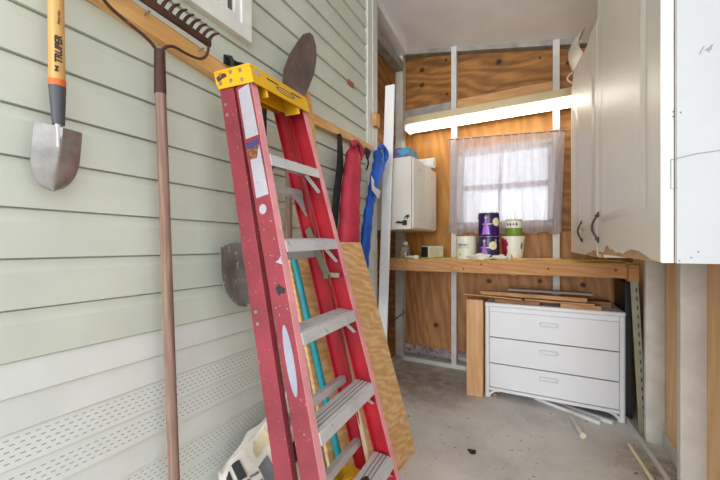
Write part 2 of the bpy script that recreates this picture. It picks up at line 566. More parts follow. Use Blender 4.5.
# corner post of the siding, then the white board beside it
struct('trim_6', MB().box(SX - 0.14, SX + 0.012, 2.37, 2.445, 0, 3.42), 'siding_low', 0.004)
struct('trim_7', MB().box(SX - 0.14, SX + 0.020, 2.445, 2.53, 0, 3.40), 'white_trim', 0.004)

# left shed wall beyond the siding (plywood between white posts)
struct('wall_back_left', MB().box(-1.36, -1.33, 2.50, 3.40, 0, 3.34), 'ply_dark', origin=(0, 0, 1.2))
struct('trim_8', MB().box(-1.33, -1.245, 2.53, 3.30, 2.98, 3.07), 'grey_paint', 0.003)
struct('trim_9', MB().box(-1.33, -1.243, 2.53, 3.29, 0.0, 0.045), 'white_trim', 0.003)
struct('trim_10', MB().box(-1.33, -1.25, BF, BY, 0.0, 3.20), 'stud_white', 0.003)

# back wall: plywood round the window hole, studs, headers
WX0, WX1, WZ0, WZ1 = -0.68, 0.09, 1.38, 2.06
HX0, HX1 = -0.70, 0.10
struct('wall_back', MB().box(-1.36, HX0, BY, BY + 0.03, 1.30, 3.25).box(HX1, 0.75, BY, BY + 0.03, 1.30, 3.25)
       .box(HX0, HX1, BY, BY + 0.03, 2.49, 3.20), 'ply_dark', origin=(0.35, 0, 0.6))
struct('wall_back_middle', MB().box(HX0, HX1, BY, BY + 0.03, WZ1, 2.49).box(-1.33, -0.75, BY - 0.004, BY, 1.07, 2.46), 'ply_gold')
struct('wall_back_lower', MB().box(-1.36, 0.75, BY, BY + 0.03, 0, 1.30).box(HX0, HX1, BY, BY + 0.03, 1.30, WZ0), 'ply_low', origin=(0.2, 0, 0))
for i, (a, c) in enumerate(((-0.755, -0.705), (0.095, 0.147))):
    struct('trim_%d' % (11 + i), MB().box(a, c, BF, BY, 0.04, ceil_z(c, BF) - 0.0), 'stud_white', 0.003)
struct('trim_13', MB().box(-0.705, 0.095, BF + 0.03, BY, 2.485, 2.585), 'lumber_pale', 0.003)
struct('trim_14', MB().box(-1.25, -0.755, BF + 0.03, BY, 2.485, 2.578), 'grey_paint', 0.003)
struct('baseboard_back', MB().box(-1.25, 0.56, BF, BY, 0.0, 0.042), 'white_trim', 0.003)
# strips under the back and left edge of the ceiling
mb = MB()
for x0, x1, dz, h, y0 in ((-1.25, 0.65, -0.045, 0.045, BF + 0.02),):
    mb.hexa([(x0, y0, ceil_z(x0, BF) + dz), (x1, y0, ceil_z(x1, BF) + dz), (x1, BY, ceil_z(x1, BF) + dz), (x0, BY, ceil_z(x0, BF) + dz),
             (x0, y0, ceil_z(x0, BF) + dz + h), (x1, y0, ceil_z(x1, BF) + dz + h), (x1, BY, ceil_z(x1, BF) + dz + h), (x0, BY, ceil_z(x0, BF) + dz + h)])
struct('trim_15', mb, 'grey_paint')
mb = MB()
mb.hexa([(-1.33, 2.53, ceil_z(-1.25, 2.5) - 0.08), (-1.21, 2.53, ceil_z(-1.25, 2.5) - 0.08), (-1.21, 3.30, ceil_z(-1.25, 3.3) - 0.06), (-1.33, 3.30, ceil_z(-1.25, 3.3) - 0.06),
         (-1.33, 2.53, ceil_z(-1.25, 2.5) + 0.02), (-1.21, 2.53, ceil_z(-1.25, 2.5) + 0.02), (-1.21, 3.30, ceil_z(-1.25, 3.3) + 0.02), (-1.33, 3.30, ceil_z(-1.25, 3.3) + 0.02)])
struct('trim_16', mb, 'picket_white')

# right wall: plywood, white base strip, studs
struct('wall_right', MB().box(RX, RX + 0.03, 0.5, 3.41, 0, 3.4), 'ply_right', origin=(0, 0.3, 0.2))
struct('baseboard_right', MB().box(RX - 0.012, RX, 0.5, 3.29, 0, 0.085), 'white_trim')
for i, y in enumerate((2.03, 2.60, 1.42, 0.6)):
    struct('trim_%d' % (17 + i), MB().box(RF, RX, y, y + 0.045, 0, 3.0), 'stud_white', 0.003)

# back window (frame, meeting rail, glass) seen through the curtains
w2 = struct('window_2', MB().box(HX0, WX0 + 0.03, BF + 0.02, BY + 0.02, WZ0, WZ1).box(WX1 - 0.03, HX1, BF + 0.02, BY + 0.02, WZ0, WZ1)
            .box(HX0, HX1, BF + 0.02, BY + 0.02, WZ0 - 0.04, WZ0 + 0.02).box(HX0, HX1, BF + 0.02, BY + 0.02, WZ1 - 0.02, WZ1 + 0.04)
            .box(HX0, HX1, BF + 0.04, BY, 1.70, 1.745), 'white_paint', origin=(-0.3, BF, WZ0))
obj('window_pane', MB().box(WX0, WX1, BF + 0.055, BF + 0.06, WZ0, WZ1), 'glass', w2)

# house window high on the siding
w1 = struct('window_1', MB().box(SX - 0.02, SX + 0.030, 0.1, 1.145, 2.110, 2.170).box(SX - 0.02, SX + 0.030, 1.085, 1.145, 2.170, 3.1)
            .box(SX - 0.02, SX + 0.030, 0.1, 0.16, 2.170, 3.1).box(SX - 0.02, SX + 0.030, 0.1, 1.145, 3.04, 3.1)
            .box(SX - 0.02, SX + 0.020, 0.16, 1.085, 2.170, 2.200).box(SX - 0.02, SX + 0.020, 1.052, 1.085, 2.200, 3.04), 'white_paint', 0.003, (SX, 0.6, 2.110))
obj('sash', MB().box(SX - 0.01, SX + 0.014, 0.985, 1.02, 2.200, 3.04), 'white_paint', w1)
obj('window_pane', MB().box(SX - 0.012, SX + 0.004, 0.16, 1.06, 2.195, 3.05), 'dark_glass', w1)

# ================================================================ LADDER
LT = V((-0.9078, 1.0198, 0.6524 + EYE))
LR = Matrix(((0.97059019, -0.01810034, -0.24005638 * -1), (0.01163653, 0.99953127, 0.0), (0.2404564, 0.02469028, 0)))
Ln = V((0.97059019, 0.01163653, 0.2404564)); Lw = V((-0.01810034, 0.99953127, 0.02469028)); Lu = V((-0.24005638, -0.02831649, 0.97034587))


def lad(n, w, t):
    return LT + Ln * n + Lw * w - Lu * t


def hw(t):
    return 0.158 + 0.0532 * t


T1, DT = 0.3453, 0.305
lbase = lad(-0.09, 0, 1.86); lbase.z = 0.0
ladder = thing('stepladder', 'red fibreglass stepladder with yellow top folded and leaning on the siding wall', 'ladder', lbase)


def rail(side, n0f, n1f, ta, tb, lip, name, mat):
    """C channel, open side facing the inside of the ladder"""
    rings = []
    for t in (ta, (ta + tb) / 2, tb):
        a = hw(t) * side
        n0, n1 = n0f(t), n1f(t)
        s = -side
        th = 0.005
        pr = [(n1, a), (n1, a + s * lip), (n1 - th, a + s * lip), (n1 - th, a + s * th), (n0 + th, a + s * th), (n0 + th, a + s * lip), (n0, a + s * lip), (n0, a)]
        rings.append([lad(n, w, t) for n, w in pr])
    return obj(name, MB().loft(rings), mat, ladder, 0.0015)


def flange(side, nf, ta, tb, lip, parent):
    rings = []
    for t in (ta, tb):
        a = hw(t) * side
        pr = [(nf(t) + 0.0008, a + side * 0.0005), (nf(t) + 0.0008, a - side * lip), (nf(t) - 0.0002, a - side * lip), (nf(t) - 0.0002, a + side * 0.0005)]
        rings.append([lad(n, w, t) for n, w in pr])
    return obj('worn_flange', MB().loft(rings), 'pink_fg', parent)


fr = {}
for side in (-1, 1):
    fr[side] = rail(side, lambda t: -0.074, lambda t: 0.0, 0.07, 1.855, 0.030, 'front_rail', 'red_fg' if side < 0 else 'red_in')
    flange(side, lambda t: 0.0, 0.075, 1.85, 0.030, fr[side])
rr = {}
for side in (-1, 1):
    rr[side] = rail(side, lambda t: -0.148 - 0.024 * t, lambda t: -0.082 - 0.018 * t, 0.03, 1.80, 0.026, 'rear_rail', 'red_fg' if side < 0 else 'red_in')
for side in (-1, 1):
    for n0, n1, par in ((-0.078, 0.004, fr[side]),):
        a = hw(1.86) * side
        rings = [[lad(n, hw(t) * side + d * side, t) for n, d in ((n0, 0.004), (n1, 0.004), (n1, -0.034), (n0, -0.034))] for t in (1.80, 1.868)]
        obj('rail_foot', MB().loft(rings), 'black', par, 0.003)

for k in range(5):
    t = T1 + DT * k
    a = hw(t) - 0.029

    def P(n, w, d):
        # tread is level with the rails' slope: its back edge sits a little higher
        return lad(n, w, t + d + (n + 0.0) * 0.32)
    mb = MB()
    def slab(n0, n1, d0, d1, m=mb, a=a, P=P):
        m.hexa([P(n0, -a, d1), P(n1, -a, d1), P(n1, a, d1), P(n0, a, d1), P(n0, -a, d0), P(n1, -a, d0), P(n1, a, d0), P(n0, a, d0)])
    slab(-0.070, 0.004, 0.0, 0.005)
    slab(0.000, 0.004, 0.005, 0.040)
    slab(-0.070, -0.066, 0.005, 0.030)
    for n in (-0.060, -0.045, -0.030, -0.015):
        slab(n, n + 0.009, -0.0022, 0.0)
    st = obj('step', mb, 'alu', ladder, 0.0012)
    mb = MB()
    for n in (-0.049, -0.034, -0.019):
        slab(n, n + 0.003, -0.0006, 0.0002, mb)
    obj('tread_groove', mb, 'alu_dark', st)
    for side in (-1, 1):
        mb = MB().beam(P(-0.030, side * (a - 0.050), 0.034), P(-0.030, side * (a + 0.0225), 0.100), 0.016, 0.004, Ln)
        obj('step_brace', mb, 'alu', st)
    if k == 4:
        mb = MB()
        mb.loft([[P(-0.030 + 0.016 * math.cos(q * 0.5236) * (1 + 0.12 * math.sin(q * 2.1)), 0.035 + 0.030 * math.sin(q * 0.5236) * (1 + 0.1 * math.cos(q * 1.7)), d) for q in range(12)] for d in (-0.0024, -0.0034)])
        obj('dark_sticker', mb, 'print_dark', st)
# rear cross bars, with gussets
for t in (0.395, 0.665, 0.945, 1.225, 1.50):
    a = hw(t) - 0.004
    mb = MB()
    n0 = -0.125 - 0.02 * t
    mb.hexa([lad(n0 - 0.016, -a, t + 0.03), lad(n0 + 0.016, -a, t + 0.03), lad(n0 + 0.016, a, t + 0.03), lad(n0 - 0.016, a, t + 0.03),
             lad(n0 - 0.016, -a, t), lad(n0 + 0.016, -a, t), lad(n0 + 0.016, a, t), lad(n0 - 0.016, a, t)])
    rb = obj('rear_bar', mb, 'alu', ladder, 0.002)
    if t < 0.5:
        for side in (-1, 1):
            mb = MB().prism([lad(n0 + 0.012, side * a, t + 0.03), lad(n0 + 0.012, side * (a - 0.085), t + 0.03), lad(n0 + 0.012, side * (a - 0.07), t + 0.03), lad(n0 + 0.012, side * a, t + 0.12)], Ln * -0.004)
            obj('bar_gusset', mb, 'alu', rb)
# spreader bars folded against the far rails
for side in (1, -1):
    mb = MB()
    a = hw(0.8) - 0.036
    mb.beam(lad(-0.125, side * a, 0.57), lad(-0.075, side * a, 0.80), 0.006, 0.032, Lw)
    mb.beam(lad(-0.078, side * (a - 0.004), 0.785), lad(-0.030, side * (a + 0.02), 0.80), 0.006, 0.022, Lw)
    sp = obj('spreader', mb, 'spreader', ladder, 0.002)
    mb = MB().lathe(lad(-0.078, side * (a - 0.010), 0.79), [(0.0001, -0.004), (0.012, -0.004), (0.012, 0.004), (0.0001, 0.004)], 16, Lw)
    obj('spreader_rivet', mb, 'spreader', sp)

# yellow top cap: hollow below
A = hw(0) + 0.010
def C(n, w, d):
    return lad(n, w, 0.020 - 0.0 + (n - 0.012) * 0.30 + d)
mb = MB()
def cslab(n0, n1, w0, w1, d0, d1, m=None):
    m = m or mb
    m.hexa([C(n0, w0, d1), C(n1, w0, d1), C(n1, w1, d1), C(n0, w1, d1), C(n0, w0, d0), C(n1, w0, d0), C(n1, w1, d0), C(n0, w1, d0)])
cslab(-0.155, 0.014, -A, A, 0.0, 0.010)
cslab(0.009, 0.014, -A, A, 0.010, 0.072)
cslab(-0.155, -0.150, -A, A, 0.010, 0.055)
cslab(-0.150, 0.009, -A, -A + 0.005, 0.010, 0.072)
cslab(-0.150, 0.009, A - 0.005, A, 0.010, 0.072)
cslab(-0.07, -0.062, -A + 0.05, A - 0.05, 0.010, 0.085)
for s in (-1, 1):
    cslab(-0.062, 0.009, s * (A - 0.075) - 0.003, s * (A - 0.075) + 0.003, 0.010, 0.10)
cap = obj('top_cap', mb, 'yellow', ladder, 0.003)
for w in (-0.055, 0.085):
    mb = MB()
    cslab(0.0138, 0.0146, w - 0.032, w + 0.032, 0.020, 0.026, mb)
    obj('tool_slot', mb, 'print_dark', cap)
def face_ring(cw, cd, rw, rd, th, n=0.0146):
    o = [C(n, cw + rw * math.cos(q * math.pi / 12), cd + rd * math.sin(q * math.pi / 12)) for q in range(24)]
    i = [C(n, cw + (rw - th) * math.cos(q * math.pi / 12), cd + (rd - th) * math.sin(q * math.pi / 12)) for q in range(24)]
    m = MB()
    oo = [m.bm.verts.new(p) for p in o]; ii = [m.bm.verts.new(p) for p in i]
    for q in range(24):
        m.bm.faces.new([oo[q], oo[(q + 1) % 24], ii[(q + 1) % 24], ii[q]])
    return m
obj('oval_logo', face_ring(0.015, 0.040, 0.056, 0.014, 0.0035), 'print_dark', cap)
mb = MB()
for q in (-1, 1):
    for j in range(3):
        mb.prism([C(0.0146, 0.015 + q * (0.042 + 0.004 * j), 0.033), C(0.0146, 0.015 + q * (0.052), 0.038), C(0.0146, 0.015 + q * 0.052, 0.043), C(0.0146, 0.015 + q * (0.042 + 0.004 * j), 0.047)], Ln * 0.0003)
for j in range(6):
    w = -0.018 + 0.0125 * j
    mb.prism([C(0.0146, w, 0.036), C(0.0146, w + 0.007, 0.035), C(0.0146, w + 0.009, 0.045), C(0.0146, w + 0.002, 0.044)], Ln * 0.0003)
obj('logo_print', mb, 'print_grey', cap)
mb = MB()
cslab(0.0138, 0.0146, -A + 0.015, -A + 0.050, 0.016, 0.030, mb)
mb2 = mb
obj('worn_patch', mb2, 'sticker', cap)
for n, d in ((-0.125, 0.022), (-0.13, 0.052), (-0.075, 0.018), (-0.08, 0.05), (-0.03, 0.02), (-0.03, 0.055)):
    mb = MB().lathe(C(n, -A - 0.0, d), [(0.0001, -0.001), (0.0075, -0.001), (0.0065, 0.003), (0.0001, 0.004)], 14, -Lw)
    obj('cap_bolt', mb, 'steel', cap)
mb = MB()
pp = [(-0.148, 0.028), (-0.125, 0.014), (-0.10, 0.018), (-0.095, 0.03), (-0.12, 0.036), (-0.14, 0.046)]
mb.prism([C(n, -A - 0.0006, d) for n, d in pp], Lw * 0.0004)
obj('grease_mark', mb, 'rust', cap)

# stickers on the near rail
def webpoly(pts, name, mat, off=0.0009, parent=None):
    m = MB()
    m.prism([lad(n, -hw(t) - off, t) for n, t in pts], Lw * 0.0005)
    return obj(name, m, mat, parent or fr[-1])
webpoly([(-0.062, 0.085), (-0.010, 0.085), (-0.006, 0.278), (-0.064, 0.272)], 'white_sticker', 'sticker')
webpoly([(-0.067, 0.288), (-0.010, 0.292), (-0.014, 0.312), (-0.066, 0.308)], 'blue_label', 'label_blue')
webpoly([(-0.066, 0.309), (-0.014, 0.313), (-0.030, 0.352), (-0.060, 0.346)], 'brown_label', 'label_brown')
webpoly([(-0.060, 0.349), (-0.030, 0.354), (-0.010, 0.312), (-0.006, 0.490), (-0.062, 0.488)], 'white_sticker', 'sticker')
webpoly([(-0.042 + 0.016 * math.cos(q * math.pi / 8), 0.532 + 0.017 * math.sin(q * math.pi / 8)) for q in range(16)], 'round_sticker', 'sticker')
webpoly([(-0.037 + 0.017 * math.cos(q * math.pi / 12), 1.03 + 0.112 * math.sin(q * math.pi / 12)) for q in range(24)], 'oval_sticker', 'sticker_grey')
webpoly([(-0.046, 0.80), (-0.03, 0.787), (-0.016, 0.80), (-0.006, 0.806), (-0.012, 0.822), (-0.026, 0.818), (-0.036, 0.826)], 'black_scuff', 'print_dark')
webpoly([(-0.028, 0.716), (-0.012, 0.712), (-0.002, 0.702), (0.0, 0.73), (-0.012, 0.724)], 'paint_splash', 'sticker')
for n, t in ((-0.055, 0.60), (-0.02, 0.64), (-0.06, 0.86), (-0.05, 0.885), (-0.02, 0.58), (-0.045, 0.69), (-0.015, 0.87)):
    webpoly([(n, t), (n + 0.004, t - 0.002), (n + 0.005, t + 0.004)], 'paint_splash', 'sticker')
for t in (0.11, 0.15, 0.86, 0.90):
    m_ = MB().lathe(lad(-0.13 - 0.018 * t, -hw(t) - 0.0, t), [(0.0001, 0), (0.007, 0), (0.006, 0.003), (0.0001, 0.0035)], 12, -Lw)
    obj('rail_rivet', m_, 'steel', rr[-1])

# ================================================================ BENCH
bench = thing('workbench', 'long wooden workbench with yellow top board under the curtained back window', 'workbench', (-0.36, 3.0, 0))
obj('worktop', MB().box(-1.24, 0.54, 2.79, BF - 0.01, 1.045, 1.066), 'yellow_top', bench, 0.002)
obj('front_beam', MB().box(-1.24, 0.50, 2.755, 2.795, 0.965, 1.064), 'bench_fascia', bench, 0.003)
obj('end_block', MB().box(0.497, 0.552, 2.70, 2.79, 0.950, 1.058), 'bench_fascia', bench, 0.004)
obj('corner_block', MB().box(-1.285, -1.242, 2.72, 2.80, 0.965, 1.062), 'offcut_dark', bench, 0.003)
obj('back_beam', MB().box(-1.24, 0.54, BF - 0.045, BF - 0.005, 0.955, 1.044), 'bench_fascia', bench, 0.003)
for x in (-0.95, -0.2):
    obj('joist', MB().box(x, x + 0.04, 2.796, BF - 0.046, 0.955, 1.044), 'bench_fascia', bench)

# ================================================================ DRESSER
DX0, DX1, DY0, DY1, DZ = -0.381, 0.502, 2.81, 3.24, 0.735
dr = thing('dresser', 'low white three drawer dresser with rounded corner posts under the workbench', 'dresser', (0.06, 3.02, 0))
obj('body', MB().box(DX0 + 0.02, DX1 - 0.02, DY0 + 0.022, DY1, 0.075, DZ - 0.03), 'dresser', dr, 0.003)
obj('dresser_top', MB().box(DX0 - 0.002, DX1 + 0.002, DY0 - 0.004, DY1 + 0.005, DZ - 0.032, DZ), 'dresser', dr, 0.010)
for x in (DX0 + 0.016, DX1 - 0.016):
    for y in (DY0 + 0.014, DY1 - 0.014):
        obj('corner_post', MB().lathe((x, y, 0), [(0.016, 0.0), (0.017, 0.02), (0.017, DZ - 0.03)], 16), 'dresser', dr)
dzs = ((0.470, 0.668), (0.268, 0.464), (0.080, 0.262))
for z0, z1 in dzs:
    d = obj('drawer', MB().box(DX0 + 0.034, DX1 - 0.034, DY0 + 0.004, DY0 + 0.024, z0, z1), 'dresser', dr, 0.004)
    xm, zm = 0.055, (z0 + z1) / 2 + 0.035
    hp = [(xm - 0.058, DY0 - 0.002, zm), (xm - 0.052, DY0 - 0.006, zm - 0.014), (xm + 0.052, DY0 - 0.006, zm - 0.014), (xm + 0.058, DY0 - 0.002, zm), (xm + 0.052, DY0 - 0.006, zm + 0.012), (xm - 0.052, DY0 - 0.006, zm + 0.012), (xm - 0.058, DY0 - 0.002, zm)]
    obj('pull', MB().tube(hp, 0.0045, 8), 'dresser', d)
    obj('pull_recess', MB().box(xm - 0.05, xm + 0.05, DY0 + 0.0025, DY0 + 0.0042, zm - 0.011, zm + 0.009), 'print_grey' if False else 'dresser', d)
mb = MB()
for z in (0.467, 0.265):
    mb.box(DX0 + 0.034, DX1 - 0.034, DY0 + 0.018, DY0 + 0.0225, z - 0.006, z + 0.006)
obj('drawer_gap', mb, 'dark_gap', dr)
# bottom rail and the curved corner brackets
obj('bottom_rail', MB().box(DX0 + 0.03, DX1 - 0.03, DY0, DY0 + 0.022, 0.050, 0.076), 'dresser', dr, 0.008)
for s, x in ((1, DX0 + 0.03), (-1, DX1 - 0.03)):
    pts = [(x + s * 0.09 * (1 - math.cos(q)), DY0 + 0.012, 0.058 * math.sin(q) - 0.0) for q in [i * math.pi / 16 for i in range(9)]]
    obj('corner_bracket', MB().tube(pts, 0.010, 8), 'dresser', dr)

# offcuts lying on the dresser: each board a thing
def board(label, p0, p1, w, h, mat='offcut', side=(0, 1, 0), name='wood_offcut', group=None):
    o = obj(name, MB().beam(p0, p1, w, h, side), mat, None, 0.0015)
    return tag(o, label, 'board', group)
Zt = DZ + 0.001
G = 'offcuts stacked on the dresser'
board('short thick offcut lying directly on the dresser top left of its middle', (-0.31, 2.86, Zt + 0.015), (0.0, 2.84, Zt + 0.015), 0.07, 0.030, 'offcut_dark', group=G)
board('pale offcut at the right end of the dresser top, sticking out past the others', (0.13, 2.85, Zt + 0.015), (0.37, 2.84, Zt + 0.015), 0.08, 0.030, 'offcut', group=G)
board('broad brown board flat at the back of the dresser top', (-0.25, 3.05, Zt + 0.02), (0.45, 3.02, Zt + 0.02), 0.14, 0.040, 'offcut_dark', group=G)
board('thin pale slat overhanging the cedar post beside the dresser', (-0.545, 2.83, Zt + 0.053), (-0.12, 2.835, Zt + 0.036), 0.045, 0.008, 'lumber_pale', group=G)
board('thin slat across the right half of the boards on the dresser', (-0.10, 2.85, Zt + 0.038), (0.332, 2.83, Zt + 0.036), 0.06, 0.012, 'offcut', group=G)
board('longest plank of the stack lying over the other offcuts on the dresser', (-0.42, 2.88, Zt + 0.068), (0.292, 2.86, Zt + 0.060), 0.06, 0.028, 'offcut', group=G)
board('grey fluted board topmost and rearmost of the stack on the dresser', (-0.22, 2.93, Zt + 0.098), (0.33, 2.93, Zt + 0.094), 0.07, 0.018, 'weathered', group=G)
# cedar post standing at the dresser's left
tag(obj('wooden_post', MB().box(-0.515, -0.392, 2.765, 2.90, 0, 0.755), 'post_wood', None, 0.004), 'short orange cedar post standing upright against the dresser left side', 'post')

# ================================================================ TALL WHITE CABINETS ON THE RIGHT
CF = 0.21
def yz(pts, x):
    return [(x, y, z) for y, z in pts]

def arch_panel(y0, y1, z0, zs, zp, n=14, inset=0.0):
    """outline of a cathedral panel in YZ: z0 bottom, zs spring, zp peak"""
    pts = [(y0 + inset, z0 + inset), (y1 - inset, z0 + inset)]
    for i in range(n + 1):
        u = i / n
        y = (y1 - inset) + ((y0 + inset) - (y1 - inset)) * u
        k = min(1.0, max(0.0, (0.5 - abs(u - 0.5)) / 0.42))
        z = zs + (zp - zs) * (k * k * (3 - 2 * k)) - inset
        pts.append((y, z))
    return pts


def cab_door(parent, y0, y1, z0, top, panel, bottom, handle_y, hz):
    """brown core with a peeling white foil skin: top / bottom are (y,z) outlines running y0 to y1"""
    core = [(y0, z0), (y1, z0)] + [(y, z) for y, z in reversed(top)]
    core = [(y + (0.001 if y == y0 else 0), z) for y, z in core]
    d = obj('door', MB().prism(yz(core, CF + 0.003), (0.016, 0, 0)), 'mdf', parent, 0.001)
    obj('edge_band', MB().box(CF + 0.001, CF + 0.0192, y0 - 0.001, y0 + 0.0008, z0 + (0.022 if y0 > 1 else 0), top[0][1]), 'white_paint', d)
    foil = list(bottom) + [(y, z) for y, z in reversed(top)]
    f = obj('foil_skin', MB().prism(yz(foil, CF), (0.0035, 0, 0)), 'cab_white', d)
    if panel:
        py0, py1, pz0, pzs, pzp = panel
        o1 = arch_panel(py0, py1, pz0, pzs, pzp)
        o2 = arch_panel(py0, py1, pz0, pzs, pzp, inset=0.016)
        o3 = arch_panel(py0, py1, pz0, pzs, pzp, inset=0.036)
        m = MB(); 
        m.loft([yz(o1, CF - 0.0004), yz(o2, CF - 0.0075), yz(o3, CF - 0.004)], caps=False)
        v = [m.bm.verts.new(p) for p in yz(o3, CF - 0.004)]
        m.bm.faces.new(v)
        obj('raised_panel', m, 'cab_white', d)
    if handle_y:
        pts = []
        for i in range(13):
            u = i / 12
            z = hz - 0.048 + 0.096 * u
            pts.append((CF - 0.006 - 0.018 * math.sin(math.pi * u), handle_y, z))
        m = MB().tube(pts, [0.0036 + 0.0012 * math.sin(math.pi * i / 12) for i in range(13)], 8)
        for zz in (hz - 0.048, hz + 0.048):
            m.tube([(CF + 0.001, handle_y, zz * 0.96 + hz * 0.04), (CF - 0.014, handle_y, zz * 0.96 + hz * 0.04)], 0.006, 8)
            e = 0.014 if zz > hz else -0.014
            m.tube([(CF - 0.006, handle_y, zz), (CF - 0.003, handle_y, zz + e)], [0.005, 0.003], 8)
        obj('handle', m, 'handle_metal', d)
    return d


NB = 1.146
tall = thing('wall_cabinet', 'tall cream wall cabinet nearest the right edge with 14 pencilled on its side', 'cabinet', (0.4, 1.28, NB))
obj('body', MB().box(CF + 0.021, RF, 0.862, 1.705, NB, 2.75), 'cab_white', tall, 0.002)
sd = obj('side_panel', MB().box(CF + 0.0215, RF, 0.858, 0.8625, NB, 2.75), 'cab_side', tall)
bot = [(0.868, NB + 0.001), (0.93, NB + 0.004), (0.98, NB + 0.012), (1.04, NB + 0.021), (1.12, NB + 0.024), (1.18, NB + 0.018), (1.22, NB + 0.010), (1.27, NB + 0.014), (1.32, NB + 0.011),
       (1.38, NB + 0.024), (1.42, NB + 0.020), (1.47, NB + 0.036), (1.52, NB + 0.030), (1.57, NB + 0.006), (1.63, NB + 0.012), (1.70, NB + 0.004)]
cab_door(tall, 0.868, 1.70, NB, [(0.868, 2.74), (1.70, 2.74)], (0.972, 1.575, NB + 0.12, 2.045, 2.26), bot, 1.655, 1.254)
# pencil marks, holes and the scraped patch on the side
Yp = 0.8575
lettering('pencil_note', '14', 0.020, (0.2585, Yp, 1.538), (1, 0, 0), (0, 0, 1), 'print_grey', sd, 0.0002, 0.45)
def sidepoly(pts, name, mat, y=Yp):
    return obj(name, MB().prism([(x, y, z) for x, z in pts], (0, 0.0006, 0)), mat, sd)
sidepoly([(0.222, 1.345), (0.2235, 1.345), (0.2235, 1.29), (0.222, 1.29)], 'scraped_edge', 'print_grey')
sidepoly([(0.222, 1.346), (0.26, 1.353), (0.292, 1.355), (0.292, 1.3535), (0.26, 1.3513), (0.222, 1.3445)], 'scraped_edge', 'print_grey')
sidepoly([(0.222, 1.29), (0.233, 1.2905), (0.233, 1.2895), (0.222, 1.289)], 'scraped_edge', 'print_grey')
for x, z in ((0.226, 1.428), (0.237, 1.434), (0.226, 1.437), (0.252, 1.157), (0.262, 1.168), (0.235, 1.151)):
    obj('screw_hole', MB().lathe((x, Yp + 0.001, z), [(0.0012, 0), (0.0012, 0.0012)], 8, (0, -1, 0)), 'print_dark', sd)

FB = 1.130
far = thing('wall_cabinet', 'cream two door wall cabinet over the workbench end with foil peeling at its top corner', 'cabinet', (0.4, 2.38, FB))
obj('body', MB().box(CF + 0.021, RF, 1.708, 3.06, FB, 2.12), 'cab_white', far, 0.002)
mtop = [(1.712, 2.125), (1.80, 2.145), (1.92, 2.175), (2.05, 2.19), (2.18, 2.225), (2.40, 2.29)]
mbot = [(1.712, FB + 0.010), (1.76, FB + 0.040), (1.80, FB + 0.026), (1.86, FB + 0.032), (1.92, FB + 0.018), (2.02, FB + 0.014), (2.12, FB + 0.001), (2.40, FB + 0.001)]
cab_door(far, 1.712, 2.40, FB, mtop, (1.80, 2.28, FB + 0.13, 1.93, 2.07), mbot, 2.245, 1.260)
ftop = [(2.408, 2.292), (2.55, 2.37), (2.75, 2.40), (2.90, 2.385), (3.05, 2.33)]
cab_door(far, 2.408, 3.05, FB, ftop, (2.50, 2.94, FB + 0.13, 1.98, 2.12), [(2.408, FB + 0.001), (3.05, FB + 0.001)], None, 0)
# loose foil curling off the top corner, with its ring
def curl(u, v):
    y = 2.22 + 0.72 * u
    a = v * math.pi * 1.15
    r = 0.040 * math.sin(math.pi * min(1, 0.15 + 0.85 * u))
    zb = 2.24 + 0.20 * u
    return V((CF - 0.002 - r * math.sin(a) * 1.2, y, zb + 0.12 * v + r * (1 - math.cos(a)) * 0.6))
obj('curled_foil', MB().grid(curl, 16, 12, (0.0015, 0, 0.0005)), 'cab_white', far)
obj('foil_loop', MB().tube([(CF - 0.004 - 0.035 * math.sin(math.pi * i / 10), 2.80 + 0.02 * i / 10, 2.40 - 0.075 * i / 10) for i in range(11)], 0.005, 8), 'cab_white', far)
# black pipe on the far cabinet, against the tall one
tag(obj('black_pipe', MB().tube([(0.262, 1.80, 2.122), (0.262, 1.80, 2.80)], 0.016, 12), 'black'), 'black pipe standing on the two door cabinet against the ceiling', 'pipe')

# ================================================================ SMALL WALL CABINET
sc = thing('wall_cabinet', 'small white wall cabinet with two panel doors above the left end of the workbench', 'cabinet', (-1.07, 2.94, 1.31))
obj('body', MB().box(-1.242, -0.915, 2.60, 3.285, 1.312, 1.90), 'cab_white', sc, 0.003)
for y0, y1 in ((2.606, 2.938), (2.944, 3.280)):
    d = obj('door', MB().box(-0.912, -0.895, y0, y1, 1.322, 1.892), 'cab_white', sc, 0.003)
    for z0, z1 in ((1.38, 1.50), (1.55, 1.83)):
        pass
    m = MB()
    q = [(y0 + 0.055, 1.385), (y1 - 0.055, 1.385), (y1 - 0.055, 1.835), (y0 + 0.055, 1.835)]
    def ins(q, k): return [(q[0][0] + k, q[0][1] + k), (q[1][0] - k, q[1][1] + k), (q[2][0] - k, q[2][1] - k), (q[3][0] + k, q[3][1] - k)]
    m.loft([yz(q, -0.8948), yz(ins(q, 0.012), -0.900), yz(ins(q, 0.03), -0.893)], caps=False)
    m.bm.faces.new([m.bm.verts.new(p) for p in yz(ins(q, 0.03), -0.893)])
    obj('raised_panel', m, 'cab_white', d)
    for zz, lz in ((1.395, 0.02), (1.80, 0.028)):
        obj('carved_detail', MB().box(-0.894, -0.889, (y0 + y1) / 2 - 0.035, (y0 + y1) / 2 + 0.035, zz, zz + lz), 'white_trim', d, 0.003)
